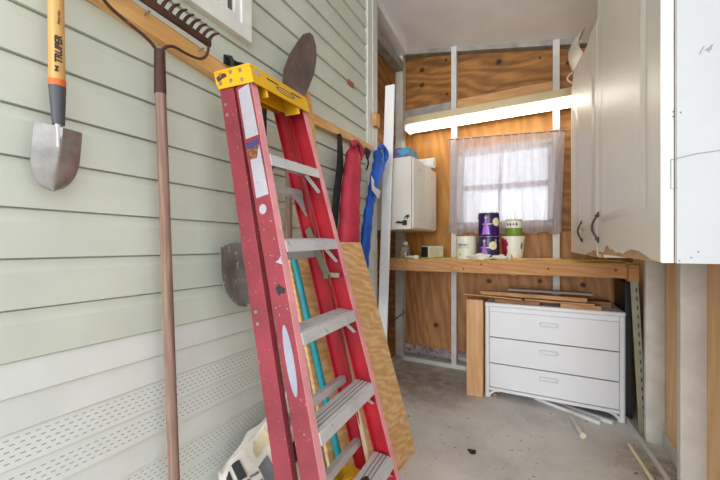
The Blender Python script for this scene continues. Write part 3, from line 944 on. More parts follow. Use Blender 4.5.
# things on it
o = obj('tissue_box', MB().box(-1.20, -0.95, 2.64, 2.86, 1.902, 1.99), 'tissue_blue', None, 0.003)
tag(o, 'blue patterned tissue box on top of the small white cabinet', 'tissue box')
ORG[o.name] = o.location.copy()
obj('tissue_slot', MB().box(-1.13, -1.02, 2.72, 2.78, 1.989, 1.992), 'tag_white', o)
pr = thing('paper_roll', 'white paper towel roll lying on top of the small white cabinet', 'paper roll', (-0.945, 3.13, 1.903))
obj('paper', MB().lathe((-1.06, 3.12, 1.951), [(0.018, 0), (0.048, 0), (0.048, 0.19), (0.018, 0.19)], 28, (1, 0, 0)), 'tag_white', pr)
obj('core', MB().lathe((-1.061, 3.12, 1.951), [(0.012, 0), (0.018, 0), (0.018, 0.192), (0.012, 0.192)], 20, (1, 0, 0)), 'sack_tan', pr)
kl = thing('key_bunch', 'black lock and keys hanging on the side of the small white cabinet', 'keys', (-0.96, 2.592, 1.34))
obj('lock_body', MB().box(-0.985, -0.948, 2.578, 2.599, 1.345, 1.385), 'black', kl, 0.006)
obj('shackle', MB().tube([(-0.955 + 0.012 * math.cos(q), 2.588, 1.395 + 0.022 * math.sin(q)) for q in [i * math.pi / 8 for i in range(9)]], 0.004, 8), 'black', kl)
obj('hook', MB().box(-0.952, -0.930, 2.585, 2.5995, 1.408, 1.428), 'black', kl, 0.002)
for dx, dz, L in ((-0.075, 0.004, 0.06), (-0.06, 0.012, 0.055), (0.012, -0.002, 0.03)):
    obj('key', MB().beam((-0.966, 2.588, 1.365), (-0.966 + dx, 2.584, 1.365 + dz), 0.006, 0.014), 'black', kl, 0.002)

# ================================================================ CURTAINS AND SHOP LIGHT
def curtain(x0, x1, zt0, zt1, zb, label, ph, nf):
    def fn(u, v):
        x = x0 + (x1 - x0) * u
        zt = zt0 + (zt1 - zt0) * u
        z = zt + (zb + 0.012 * math.sin(u * 17 + ph) - zt) * v
        amp = 0.010 + 0.016 * v
        y = BF - 0.045 + amp * math.sin(u * nf + ph + 1.3 * math.sin(v * 2 + u * 5)) + 0.006 * math.sin(u * nf * 2.3 + 2 * v)
        xx = x + 0.010 * math.sin(v * 3 + u * 6 + ph)
        return V((xx, y, z))
    o = obj('curtain', MB().grid(fn, 90, 26), 'curtain')
    return tag(o, label, 'curtain', 'sheer curtains over the back window')
curtain(-0.775, -0.318, 2.185, 2.155, 1.29, 'left sheer lilac grey curtain panel over the back window', 0.4, 34)
curtain(-0.322, 0.170, 2.155, 2.125, 1.285, 'right sheer lilac grey curtain panel over the back window', 2.1, 38)
tag(obj('curtain_rod', MB().tube([(-0.79, BF - 0.045, 2.19), (-0.45, BF - 0.045, 2.168), (0.19, BF - 0.045, 2.126)], 0.008, 10), 'grey_handle'), 'thin sagging rod carrying the two sheer curtains', 'curtain rod')

sl = thing('shop_light', 'long two tube fluorescent shop light across the back wall above the curtains', 'lamp', (-0.4, 3.2, 2.27))
LX0, LX1 = -1.165, 0.42
hood = [(3.285, 2.315), (3.285, 2.425), (3.13, 2.425), (3.092, 2.352), (3.092, 2.346), (3.11, 2.340), (3.16, 2.335), (3.20, 2.325), (3.23, 2.325), (3.265, 2.315)]
obj('hood', MB().prism([(LX0, y, z) for y, z in hood], (LX1 - LX0, 0, 0)), 'lamp_white', sl, 0.001)
for y, z in ((3.118, 2.325), (3.205, 2.306)):
    obj('lamp_tube', MB().tube([(LX0 + 0.03, y, z), (LX1 - 0.03, y, z)], 0.013, 14), 'tube', sl)
for x in (LX0, LX1 - 0.02):
    obj('socket_end', MB().box(x - 0.002, x + 0.018, 3.10, 3.27, 2.290, 2.335), 'white_paint', sl, 0.003)

# ================================================================ THINGS ON THE BENCH
BT = 1.0675
def can(name, label, x, y, z, r, h, mat, lid='steel', group=None, taper=1.0):
    t = thing(name, label, 'paint can', (x, y, z), group)
    bdy = obj('can_body', MB().lathe((x, y, z), [(r * 0.97 * taper, 0), (r * taper, 0.004), (r, h - 0.008), (r * 0.985, h - 0.003)], 36), mat, t)
    obj('can_lid', MB().lathe((x, y, z + h - 0.006), [(r * 0.8, 0), (r * 1.0, 0.001), (r * 1.01, 0.006), (r * 0.9, 0.0062), (r * 0.88, 0.003), (0.001, 0.003)], 36), lid, t)
    return t, bdy


def wrap(parent, name, x, y, r, pts, mat, off=0.0006, n=1):
    """a printed shape on a can; pts are (angle in degrees from -Y, z)"""
    return curved(parent, name, pts, lambda a, z: V((x + (r + off) * math.sin(math.radians(a)), y - (r + off) * math.cos(math.radians(a)), z)), mat)


def curved(parent, name, pts, fn, mat):
    """a flat outline in (angle, height) cut fine enough to follow a round can"""
    m = MB()
    f = m.bm.faces.new([m.bm.verts.new((a * 0.002, z, 0)) for a, z in pts])
    bmesh.ops.triangulate(m.bm, faces=[f])
    bmesh.ops.subdivide_edges(m.bm, edges=m.bm.edges[:], cuts=4, use_grid_fill=True)
    for v in m.bm.verts:
        v.co = fn(v.co.x / 0.002, v.co.y)
    return obj(name, m, mat, parent)


CY = 2.96
for i, z in enumerate((BT, BT + 0.190)):
    x = -0.372
    lab = ('purple paint can with a pale tower print standing on the bench, lower of two', 'purple paint can with wire handle stacked on top of the other purple can')[i]
    t, bdy = can('paint_can', lab, x, CY, z, 0.081, 0.188, 'purple', group='purple paint cans')
    rot = 3 if i else -6
    def W(name, pts, mat, off=0.0008): return wrap(bdy, name, x, CY, 0.081, [(a + rot, z + zz) for a, zz in pts], mat, off)
    W('tower_print', [(-34, 0.012), (-12, 0.012), (-12, 0.08), (-26, 0.08)], 'purple_light')
    W('tower_print', [(-12, 0.012), (10, 0.012), (2, 0.08), (-12, 0.08)], 'purple_light')
    W('tower_print', [(-22, 0.08), (-2, 0.08), (-6, 0.13), (-18, 0.13)], 'purple_light')
    W('tower_print', [(-16, 0.130), (-8, 0.130), (-10, 0.165), (-14, 0.165)], 'cream_print')
    W('tower_print', [(-22, 0.145), (-2, 0.145), (-2, 0.152), (-22, 0.152)], 'cream_print')
    W('print_line', [(-34, 0.092), (-18, 0.092), (-18, 0.097), (-34, 0.097)], 'cream_print')
    W('print_line', [(-6, 0.092), (22, 0.092), (22, 0.098), (-6, 0.098)], 'cream_print')
    cxa = 47 if i else 37
    W('round_badge', [(cxa + 23 * math.cos(q * math.pi / 10), 0.112 + 0.034 * math.sin(q * math.pi / 10)) for q in range(20)], 'cream_print', 0.0012)
    W('badge_line', [(cxa - 11, 0.110), (cxa + 11, 0.110), (cxa + 11, 0.114), (cxa - 11, 0.114)], 'sack_tan', 0.0018)
    for s in (-1, 1):
        obj('handle_ear', MB().lathe((x + s * 0.081, CY, z + 0.150), [(0.010, 0), (0.010, 0.005), (0.004, 0.006)], 12, (s, 0, 0)), 'steel', t)
    if i:
        obj('wire_handle', MB().tube([(x - 0.086 * math.cos(q), CY - 0.01, z + 0.150 + 0.115 * math.sin(q)) for q in [k * math.pi / 16 for k in range(17)]], 0.0022, 6), 'steel', t)
    else:
        W('dark_print', [(40, 0.02), (66, 0.02), (62, 0.09), (50, 0.15), (44, 0.09)], 'print_dark')
        W('silver_figure', [(46, 0.135), (56, 0.13), (58, 0.16), (48, 0.165)], 'sticker_grey', 0.0012)

x = -0.552
t, bdy = can('paint_can', 'cream white can with green mark standing left of the purple cans', x, CY, BT, 0.082, 0.190, 'cream_can', 'cream_can')
lettering('can_text', 'AEGO', 0.028, (x - 0.010, CY - 0.0835, BT + 0.108), (1, 0, 0.0), (0, 0, 1), 'print_dark', bdy, 0.0003, 0, 0.0006, 'CENTER')
lettering('can_text', 'CERAMIC TILE PAINT', 0.0105, (x - 0.008, CY - 0.0835, BT + 0.090), (1, 0, 0), (0, 0, 1), 'print_dark', bdy, 0.0003, 0, 0.0, 'CENTER')
wrap(bdy, 'green_mark', x, CY, 0.082, [(-30, BT + 0.03), (-23, BT + 0.028), (-22, BT + 0.048), (-29, BT + 0.05)], 'green', 0.0012)

x = -0.190
t, bdy = can('paint_pail', 'white pail with crimson leaf print under the small green can', x, CY, BT, 0.086, 0.186, 'cream_can', 'cream_can', taper=0.80)
def pail_r(zz): return 0.086 * (0.8 + 0.2 * zz / 0.186)
def PW(name, pts, mat, off=0.0014):
    return curved(bdy, name, pts, lambda a, zz: V((x + (pail_r(zz) + off) * math.sin(math.radians(a)), CY - (pail_r(zz) + off) * math.cos(math.radians(a)), BT + zz)), mat)
for a0 in (-92, -74, -56):
    PW('crimson_print', [(a0, 0.02), (a0 + 18, 0.02), (a0 + 18, 0.178 - (a0 + 92) * 0.0006), (a0, 0.18)], 'crimson', 0.0010)
PW('crimson_print', [(-38, 0.03), (-26, 0.06), (-30, 0.10), (-20, 0.12), (-34, 0.17), (-38, 0.17)], 'crimson', 0.0016)
PW('crimson_print', [(-6, 0.02), (2, 0.02), (-8, 0.05)], 'crimson', 0.0016)
PW('leaf_print', [(48, 0.08), (60, 0.09), (62, 0.13), (50, 0.14), (44, 0.11)], 'print_grey', 0.0016)
PW('leaf_print', [(28, 0.02), (40, 0.03), (36, 0.06), (30, 0.05)], 'sack_tan', 0.0016)

x = -0.186
z = BT + 0.188
t, bdy = can('paint_can', 'small green and white can standing on the white pail', x, CY, z, 0.061, 0.128, 'green', 'steel')
obj('label_band', MB().lathe((x, CY, z), [(0.0615, 0.062), (0.0619, 0.064), (0.0619, 0.118), (0.0615, 0.120)], 36), 'cream_can', bdy)
for k in range(4):
    a = -44 + 20 * k
    wrap(bdy, 'label_print', x, CY, 0.0625, [(a, z + 0.082), (a + 13, z + 0.080), (a + 12, z + 0.094), (a + 6, z + 0.104), (a + 1, z + 0.096)], 'crimson' if k % 2 == 0 else 'print_dark', 0.0012)
# crumpled rags / paper in front of the cans
def lump(c, rx, ry, rz, seed, amp=0.35, nu=14, nv=9):
    rd = random.Random(seed)
    ph = [rd.uniform(0, 6.28) for _ in range(6)]
    m = MB()
    rings = []
    for j in range(nv + 1):
        th = math.pi * (j + 0.02) / (nv + 0.04)
        ring = []
        for i in range(nu):
            a = 2 * math.pi * i / nu
            k = 1 + amp * (math.sin(3 * a + ph[0] + 2 * th) * 0.4 + math.sin(5 * th + ph[1] + a) * 0.3 + rd.uniform(-0.3, 0.3))
            zz = math.cos(th) * k
            ring.append(V(c) + V((rx * math.sin(th) * math.cos(a) * k, ry * math.sin(th) * math.sin(a) * k, max(-1, zz) * rz)))
        rings.append(ring)
    for r in rings:
        for p in r: p.z = max(p.z, c[2] - rz)
    return m.loft(rings)
tag(obj('paper_rag', lump((-0.41, 2.835, BT + 0.022), 0.080, 0.030, 0.022, 3, 0.6), 'paper'), 'crumpled white paper in front of the lower purple can', 'paper')
tag(obj('paper_rag', lump((-0.275, 2.835, BT + 0.018), 0.060, 0.026, 0.018, 4, 0.6), 'paper'), 'crumpled white paper in front of the white pail', 'paper')
tag(obj('wood_strip', MB().beam((-0.20, 2.87, BT + 0.009), (0.14, 2.88, BT + 0.009), 0.05, 0.018, (0, 1, 0)), 'lumber_pale', None, 0.001), 'pale wood strip lying on the bench below the right curtain', 'board')
# downspout piece
ds = thing('downspout_piece', 'cream rectangular gutter pipe piece with black open end on the bench', 'gutter pipe', (-0.85, 3.0, BT))
d0, d1 = V((-0.905, 2.93, BT + 0.054)), V((-0.825, 3.145, BT + 0.054))
obj('pipe_body', MB().beam(d0, d1, 0.085, 0.105, (0.94, -0.35, 0)), 'downspout', ds, 0.010)
dv = (d1 - d0).normalized()
obj('open_end', MB().beam(d0 - dv * 0.004, d0 + dv * 0.004, 0.072, 0.092, (0.94, -0.35, 0)), 'black', ds, 0.008)
obj('end_collar', MB().beam(d1 - dv * 0.03, d1 - dv * 0.012, 0.090, 0.110, (0.94, -0.35, 0)), 'downspout', ds, 0.008)
# bottle and bits at the left end
bt = thing('plastic_bottle', 'clear plastic bottle on the bench below the small white cabinet', 'bottle', (-1.075, 2.90, BT))
obj('bottle_body', MB().lathe((-1.075, 2.90, BT), [(0.036, 0), (0.042, 0.006), (0.043, 0.075), (0.036, 0.092), (0.018, 0.112), (0.016, 0.122)], 24), 'clear_plastic', bt)
obj('bottle_cap', MB().lathe((-1.075, 2.90, BT + 0.120), [(0.019, 0), (0.019, 0.024), (0.016, 0.027), (0.001, 0.027)], 20), 'tag_white', bt)
tag(obj('paper_bundle', lump((-1.0, 2.84, BT + 0.012), 0.055, 0.03, 0.012, 9, 0.2), 'tag_white'), 'flat white paper bundle on the bench beside the clear bottle', 'paper')
tag(obj('square_block', MB().box(-0.965, -0.925, 2.80, 2.83, BT, BT + 0.028), 'cream_can', None, 0.004), 'small cream block on the bench before the black pipe opening', 'block')

# ================================================================ LEFT WALL: RAIL AND TOOLS
rl = thing('tool_rail', 'long pine rail fixed along the siding wall carrying the garden tools', 'rail', (SX, 1.2, 1.86))
def slope_board(y0, lo0, up0, y1, lo1, up1, x1=SX + 0.038):
    x0 = SX - 0.001
    return MB().hexa([(x0, y0, lo0), (x1, y0, lo0), (x1, y1, lo1), (x0, y1, lo1), (x0, y0, up0), (x1, y0, up0), (x1, y1, up1), (x0, y1, up1)])
obj('rail_board', slope_board(-0.2, 1.998, 2.045, 1.12, 1.846, 1.926), 'lumber_y', rl, 0.003)
obj('rail_board', slope_board(1.122, 1.868, 1.940, 2.40, 1.922, 1.966), 'lumber_y', rl, 0.003)
obj('edge_highlight', MB().beam((SX + 0.034, 0.2, 2.0098), (SX + 0.034, 1.00, 1.9378), 0.010, 0.005, (1, 0, 0)), 'white_paint', rl)  # white strip paints in the highlight along the rail's upper edge
for y in (0.66, 0.862):
    zn = 1.948 - (y - 0.66) * 0.09
    obj('nail', MB().tube([(SX + 0.036, y, zn), (SX + 0.066, y, zn + 0.002)], 0.0035, 8), 'steel', rl)
# hook behind the ladder top
hk = thing('tool_hook', 'black plastic hook on the pine rail behind the ladder top', 'hook', (-1.13, 0.98, 1.93))
obj('hook_plate', MB().box(SX + 0.040, SX + 0.050, 0.975, 1.055, 1.935, 1.972), 'black', hk, 0.002)
obj('hook_arm', MB().tube([(SX + 0.048, 0.985, 1.965), (SX + 0.075, 0.985, 1.955), (SX + 0.085, 0.985, 1.93), (SX + 0.08, 0.985, 1.905)], 0.008, 10), 'black', hk)
obj('hook_arm', MB().tube([(SX + 0.048, 1.045, 1.965), (SX + 0.075, 1.045, 1.955), (SX + 0.088, 1.045, 1.93)], 0.008, 10), 'black', hk)
# black strap hanging from it
tag(obj('black_strap', MB().tube([(-1.09, 1.13, 1.93), (-1.085, 1.135, 1.80), (-1.08, 1.13, 1.66)], [0.008, 0.011, 0.009], 8), 'black_cloth'), 'black strap hanging behind the ladder just below the yellow top', 'strap')

# --- hand spade at the far left
sp = thing('garden_spade', 'steel spade with orange band and grey collar hanging blade down at far left', 'spade', (-1.12, 0.415, 1.32))
sx = -1.13
def blade(u, v):
    # u across 0..1 (near to far), v down 0..1
    wv = 0.052 * (1.0 if v < 0.45 else math.sqrt(max(0.0004, 1 - ((v - 0.45) / 0.55) ** 2.2)))
    y = 0.4235 + (2 * u - 1) * wv - 0.008 * v
    z = 1.492 - 0.170 * v + 0.004 * abs(2 * u - 1)
    xx = sx + 0.010 * (1 - (2 * u - 1) ** 2) * (1 - 0.4 * v) - 0.006 * (2 * u - 1) ** 2 + 0.006 * math.exp(-((2 * u - 1) / 0.16) ** 2) * max(0, 1 - v * 1.3) - 0.02 * v * v
    return V((xx, y, z))
obj('blade', MB().grid(blade, 20, 22, (-0.0025, 0, 0)), 'steel', sp)
def tube_ln(p0, p1, r0, r1, n=8, seg=18):
    p0, p1 = V(p0), V(p1)
    return MB().tube([p0 + (p1 - p0) * i / n for i in range(n + 1)], [r0 + (r1 - r0) * i / n for i in range(n + 1)], seg)
obj('tang', tube_ln((sx + 0.006, 0.419, 1.44), (sx + 0.004, 0.418, 1.515), 0.006, 0.010), 'steel', sp)
obj('collar', tube_ln((sx + 0.004, 0.4185, 1.500), (sx + 0.002, 0.4165, 1.600), 0.0135, 0.0185), 'grey_grip', sp)
obj('orange_band', tube_ln((sx + 0.002, 0.4165, 1.600), (sx + 0.002, 0.416, 1.616), 0.0187, 0.0187), 'orange', sp)
hd = obj('handle_shaft', tube_ln((sx + 0.002, 0.416, 1.612), (sx, 0.412, 2.02), 0.0178, 0.0165, 10), 'ash_handle', sp)
obj('grip', MB().tube([(sx, 0.35, 2.03), (sx, 0.345, 2.08), (sx, 0.36, 2.12), (sx, 0.412, 2.125), (sx, 0.464, 2.12), (sx, 0.479, 2.08), (sx, 0.474, 2.03), (sx, 0.412, 2.01), (sx, 0.35, 2.03)], 0.012, 10), 'grey_grip', sp)
obj('hanger', MB().tube([(SX, 0.412, 2.055), (sx + 0.02, 0.412, 2.055)], 0.005, 8), 'steel', sp)
# maker's name running up the handle, on the side turned to the room
dirn = V((1.13, -0.41, 0)).normalized(); yd = V((0, 0, 1)).cross(dirn)
tz = V((sx + 0.002, 0.4155, 0)) + dirn * 0.0182
lettering('printed_name', 'TRUPER', 0.0205, V((tz.x, tz.y, 1.655)) + V((0, 0, 1)).cross(dirn) * 0.010, (0, 0, 1), V((0, 0, 1)).cross(dirn) * -1, 'print_dark', hd, 0.0006, 0.25, 0.0007)
lettering('printed_note', 'Heavy duty', 0.008, V((tz.x, tz.y, 1.757)) + V((0, 0, 1)).cross(dirn) * 0.006, (0, 0, 1), V((0, 0, 1)).cross(dirn) * -1, 'rust', hd, 0.0006, 0.25)
obj('print_mark', MB().prism([V((tz.x, tz.y, z)) + yd * s for z, s in ((1.634, -0.006), (1.634, 0.004), (1.640, 0.001), (1.648, 0.005), (1.648, -0.005), (1.640, -0.002))], dirn * 0.001), 'print_dark', hd)

# --- bow rake
rk = thing('bow_rake', 'rusty bow rake hanging teeth up from the pine rail with a long worn handle', 'rake', (-1.13, 0.70, 0.2))
rx = -1.128
obj('handle_shaft', tube_ln((rx + 0.030, 0.728, 0.20), (rx, 0.692, 1.72), 0.0175, 0.0165, 14), 'grey_handle', rk)
obj('ferrule', tube_ln((rx, 0.692, 1.69), (rx, 0.690, 1.835), 0.0185, 0.0165, 6), 'rust', rk)
def bez(p, n=18):
    """smooth curve through the points"""
    p = [V(q) for q in p]
    out = []
    for i in range(len(p) - 1):
        a = p[max(0, i - 1)]; b_ = p[i]; c = p[i + 1]; d = p[min(len(p) - 1, i + 2)]
        for k in range(n):
            t = k / n
            out.append(0.5 * ((2 * b_) + (-a + c) * t + (2 * a - 5 * b_ + 4 * c - d) * t * t + (-a + 3 * b_ - 3 * c + d) * t ** 3))
    out.append(p[-1])
    return out
HZ = 1.955

def hz_(y):
    return HZ + (0.876 - y) * 0.07
obj('bow', MB().tube(bez([(rx, 0.692, 1.80), (rx, 0.702, 1.845), (rx, 0.735, 1.872), (rx, 0.790, 1.873), (rx + 0.002, 0.840, 1.880), (rx + 0.006, 0.868, 1.908), (rx + 0.008, 0.876, HZ)], 8), 0.0052, 8), 'rust', rk)
obj('bow', MB().tube(bez([(rx, 0.688, 1.80), (rx, 0.675, 1.835), (rx, 0.640, 1.856), (rx, 0.585, 1.872), (rx + 0.002, 0.535, 1.890), (rx + 0.006, 0.512, 1.915), (rx + 0.008, 0.505, hz_(0.505))], 8), 0.0052, 8), 'rust', rk)
obj('head_bar', MB().beam((rx + 0.006, 0.498, hz_(0.498)), (rx + 0.006, 0.884, hz_(0.884)), 0.016, 0.025, (1, 0, 0)), 'rust', rk, 0.003)
for i in range(15):
    y = 0.508 + 0.0262 * i
    pts = bez([(rx + 0.006, y, hz_(y)), (rx + 0.014, y + 0.001, hz_(y) + 0.016), (rx + 0.034, y + 0.002, hz_(y) + 0.026), (rx + 0.060, y + 0.003, hz_(y) + 0.023)], 4)
    n = len(pts)
    obj('tine', MB().tube(pts, [0.0078 - 0.0042 * k / (n - 1) for k in range(n)], 8), 'rust', rk)

# --- round shovel hung blade up behind the ladder
sh = thing('round_shovel', 'brown rusted shovel hung blade up above the ladder top', 'shovel', (-1.13, 1.34, 0.6))
outl = [(1.278, 1.915), (1.262, 1.945), (1.272, 2.030), (1.318, 2.130), (1.375, 2.215), (1.425, 2.285), (1.480, 2.325), (1.512, 2.325), (1.540, 2.285), (1.546, 2.215), (1.525, 2.125), (1.480, 2.035), (1.430, 1.945), (1.355, 1.905)]
m = MB()
cy, cz = 1.415, 2.13
rings = []
for k in (1.0, 0.9, 0.78, 0.64, 0.48, 0.3, 0.12, 0.02):
    rings.append([(-1.095 - 0.020 * (1 - k * k), cy + (y - cy) * k, cz + (z - cz) * k) for y, z in outl])
m.loft(rings, caps=False)
m.bm.faces.new([m.bm.verts.new(p) for p in rings[-1]])
o = obj('blade', m, 'dark_steel', sh)
sd_ = o.modifiers.new('thickness', 'SOLIDIFY'); sd_.thickness = 0.003
obj('socket', tube_ln((-1.120, 1.338, 1.82), (-1.124, 1.372, 2.08), 0.019, 0.012), 'dark_steel', sh)
obj('blade_step', MB().tube([(-1.10, 1.265, 1.935), (-1.105, 1.33, 1.912), (-1.10, 1.40, 1.925)], 0.007, 8), 'dark_steel', sh)
obj('handle_shaft', tube_ln((-1.105, 1.325, 0.62), (-1.118, 1.338, 1.83), 0.0185, 0.0175, 12), 'grey_handle', sh)

# --- second shovel hung blade down behind the ladder
s2 = thing('round_shovel', 'worn grey shovel hanging blade down behind the ladder rails', 'shovel', (-1.13, 1.045, 0.9))
def blade2(u, v):
    k = 1.0 if v < 0.35 else math.sqrt(max(0.0006, 1 - ((v - 0.35) / 0.65) ** 2.0))
    y = 1.048 + (2 * u - 1) * 0.128 * k + 0.010 * v
    z = 1.192 - 0.275 * v - 0.02 * abs(2 * u - 1) ** 2 * (1 - v)
    return V((-1.135 + 0.028 * (2 * u - 1) ** 2 * (1 - 0.5 * v) + 0.012 * v, y, z))
obj('blade', MB().grid(blade2, 20, 22, (-0.003, 0, 0)), 'worn_steel', s2)
obj('socket', tube_ln((-1.140, 1.063, 1.10), (-1.140, 1.072, 1.34), 0.010, 0.019), 'worn_steel', s2)
obj('handle_shaft', tube_ln((-1.140, 1.071, 1.32), (-1.135, 1.078, 1.80), 0.0185, 0.0165, 10), 'grey_handle', s2)

# --- carry bags on the rail's far end
def bag(name, label, mat, path, rads, flat):
    t = thing(name, label, 'bag', (path[-1][0], path[-1][1], path[-1][2]), 'folding chair bags on the rail')
    P_ = bez(path, 6)
    n = len(P_)
    R_ = []
    for i in range(n):
        q = i / (n - 1) * (len(rads) - 1)
        a = int(min(q, len(rads) - 2)); f = q - a
        R_.append(rads[a] * (1 - f) + rads[a + 1] * f)
    m = MB().tube(P_, R_, 20, flat)
    rd = random.Random(len(label))
    ph = [rd.uniform(0, 6.28) for _ in range(3)]
    for v in m.bm.verts:
        k = 0.0035 * math.sin(v.co.z * 38 + v.co.y * 60 + ph[0]) + 0.003 * math.sin(v.co.z * 17 - v.co.y * 90 + ph[1])
        v.co += V((k, k * 0.6, 0))
    obj('cloth_body', m, mat, t)
    return t
rb_ = bag('carry_bag', 'red folding chair bag hanging from the rail beside the ladder', 'red_cloth',
          [(-1.115, 1.995, 1.845), (-1.105, 1.99, 1.80), (-1.085, 1.945, 1.70), (-1.08, 1.905, 1.50), (-1.08, 1.885, 1.25), (-1.09, 1.875, 0.85), (-1.09, 1.875, 0.80)],
          [0.032, 0.052, 0.070, 0.078, 0.080, 0.074, 0.040], 0.72)
obj('gathered_neck', MB().tube(bez([(-1.09, 1.93, 1.835), (-1.07, 1.965, 1.86), (-1.075, 2.02, 1.855), (-1.08, 2.06, 1.81), (-1.085, 2.045, 1.77)], 6), [0.018 + 0.004 * math.sin(i * 0.5) for i in range(25)], 10), 'red_cloth', rb_)
obj('drawstring', MB().tube(bez([(-1.06, 2.06, 1.83), (-1.05, 2.10, 1.76), (-1.055, 2.08, 1.70)], 6), 0.006, 8), 'black_cloth', rb_)
obj('toggle', MB().tube([(-1.085, 2.12, 1.86), (-1.07, 2.14, 1.835), (-1.065, 2.115, 1.79)], [0.016, 0.022, 0.012], 10), 'black', rb_)
bb_ = bag('carry_bag', 'blue folding chair bag with white tag hanging near the end of the rail', 'blue_cloth',
          [(-1.105, 2.36, 1.905), (-1.095, 2.36, 1.86), (-1.085, 2.34, 1.78), (-1.08, 2.25, 1.62), (-1.075, 2.17, 1.45), (-1.075, 2.11, 1.22), (-1.08, 2.07, 0.90), (-1.08, 2.07, 0.86)],
          [0.028, 0.050, 0.056, 0.044, 0.040, 0.042, 0.040, 0.02], 0.72)
obj('gathered_neck', MB().tube(bez([(-1.06, 2.30, 1.90), (-1.045, 2.33, 1.925), (-1.045, 2.38, 1.915), (-1.05, 2.41, 1.86), (-1.055, 2.37, 1.80)], 6), [0.017 + 0.004 * math.sin(i * 0.5) for i in range(25)], 10), 'blue_cloth', bb_)
m = MB().prism([(-1.030, 2.10, 1.665), (-1.030, 2.15, 1.635), (-1.028, 2.145, 1.595), (-1.025, 2.25, 1.575), (-1.022, 2.21, 1.512), (-1.028, 2.11, 1.565)], (0.003, -0.003, 0))
obj('white_tag', m, 'tag_white', bb_)
bs = thing('umbrella_sleeve', 'narrow black sleeve hanging on the rail left of the red bag', 'bag', (-1.14, 1.79, 1.2))
obj('sleeve', MB().tube(bez([(-1.140, 1.865, 1.90), (-1.14, 1.870, 1.84), (-1.14, 1.872, 1.70), (-1.14, 1.83, 1.50), (-1.14, 1.80, 1.30), (-1.14, 1.79, 1.02)], 5), [0.008] + [0.020 + 0.010 * min(1, i / 10) for i in range(25)], 10, 0.6), 'black_cloth', bs)
# red tape mark on the siding
tag(obj('tape_scrap', MB().box(SX - 0.001, SX + 0.0015, 2.075, 2.165, 2.325, 2.362), 'red_tape'), 'scrap of brownish red tape stuck high on the siding wall', 'tape')

# ================================================================ LEANING AND STANDING BEHIND THE LADDER
def sheet():
    a0, a1 = V((-0.705, 1.185, 0.0)), V((-0.630, 1.870, 0.0))     # bottom edge on the floor
    b0, b1 = V((-1.005, 1.185, 1.195)), V((-0.985, 1.865, 1.195))  # top edge
    nrm = (a1 - a0).cross(b0 - a0).normalized()
    if nrm.x > 0: nrm = -nrm
    nrm *= 0.017
    m = MB().hexa([a0, a1, b1, b0, a0 + nrm, a1 + nrm, b1 + nrm, b0 + nrm])
    lift = -min(0, (a0 + nrm).z, (a1 + nrm).z)
    for v in m.bm.verts: v.co.z += lift
    return m
tag(obj('plywood_sheet', sheet(), 'ply_sheet', None, 0.001), 'sheet of fir plywood leaning on the wall behind the ladder', 'plywood')
tag(obj('teal_pole', tube_ln((-0.678, 1.234, 0.003), (-0.963, 1.190, 1.12), 0.0145, 0.0145, 6), 'teal'), 'teal plastic pole leaning behind the ladder before the plywood', 'pole')
tag(obj('white_rod', tube_ln((-0.70, 1.095, 0.0), (-0.970, 1.085, 0.95), 0.005, 0.005, 4), 'pvc'), 'thin white rod leaning just left of the teal pole', 'rod')
tag(obj('cream_stick', MB().beam((-0.560, 1.262, 0.0), (-0.975, 1.325, 1.55), 0.018, 0.024), 'cream_pole', None, 0.002), 'cream wooden stick leaning inside the far rails of the ladder', 'stick')
tag(obj('pine_slat', MB().beam((-1.144, 1.665, 1.42), (-1.150, 1.535, 2.04), 0.02, 0.034), 'lumber_y', None, 0.002), 'pine slat fixed upright on the rail just right of the ladder top', 'slat')
# yellow scoop at the ladder's foot
ys = thing('yellow_scoop', 'yellow plastic scoop standing behind the lowest ladder steps', 'scoop', (-0.66, 1.10, 0.0))
m = MB()
m.loft([[(-0.697, 1.125, 0.0), (-0.66, 1.125, 0.0), (-0.66, 1.175, 0.0), (-0.697, 1.175, 0.0)], [(-0.745, 1.115, 0.27), (-0.672, 1.115, 0.275), (-0.672, 1.198, 0.285), (-0.745, 1.198, 0.285)]], caps=False)
o = obj('scoop_body', m, 'yellow', ys)
sdm = o.modifiers.new('thickness', 'SOLIDIFY'); sdm.thickness = 0.004
obj('scoop_lip', MB().prism([(-0.672, 1.115, 0.275), (-0.672, 1.198, 0.285), (-0.628, 1.215, 0.262), (-0.635, 1.125, 0.290)], (0, 0, 0.004)), 'yellow', ys)

# paper sack in the corner
sk = thing('paper_sack', 'torn white and red printed paper sack slumped on the floor behind the ladder', 'sack', (-1.0, 1.05, 0))
def sack(u, v):
    a = 2 * math.pi * u
    k = 1 - 0.90 * v ** 1.6
    xx = -1.135 + (0.150 + 0.145 * math.cos(a)) * k + 0.030 * v + 0.008 * math.sin(9 * a) * v
    yy = 1.105 + 0.235 * math.sin(a) * (1 - 0.12 * v)
    z = v * (0.385 + 0.085 * math.sin(a) + 0.012 * math.sin(6 * a))
    return V((xx, yy, z))
m = MB()
m.loft([[sack(i / 28, j / 10) for i in range(28)] for j in range(11)])
skb = obj('sack_body', m, 'paper', sk, jitter=0.003)
def sk_patch(name, a0, a1, v0, v1, mat, off=1.03):
    m = MB()
    def fn(u, v):
        p = sack((a0 + (a1 - a0) * u) / 360.0, v0 + (v1 - v0) * v)
        c = V((-1.10, 1.07, p.z - 0.08))
        return c + (p - c) * off
    m.grid(fn, 6, 5)
    return obj(name, m, mat, skb)
sk_patch('red_print', 296, 321, 0.56, 0.78, 'print_red')
sk_patch('dark_print', 292, 303, 0.80, 0.95, 'print_dark')
sk_patch('dark_print', 309, 320, 0.80, 0.95, 'print_dark')
sk_patch('dark_print', 303, 314, 0.62, 0.72, 'print_dark', 1.045)
sk_patch('picture_print', 336, 352, 0.62, 0.82, 'print_grey')
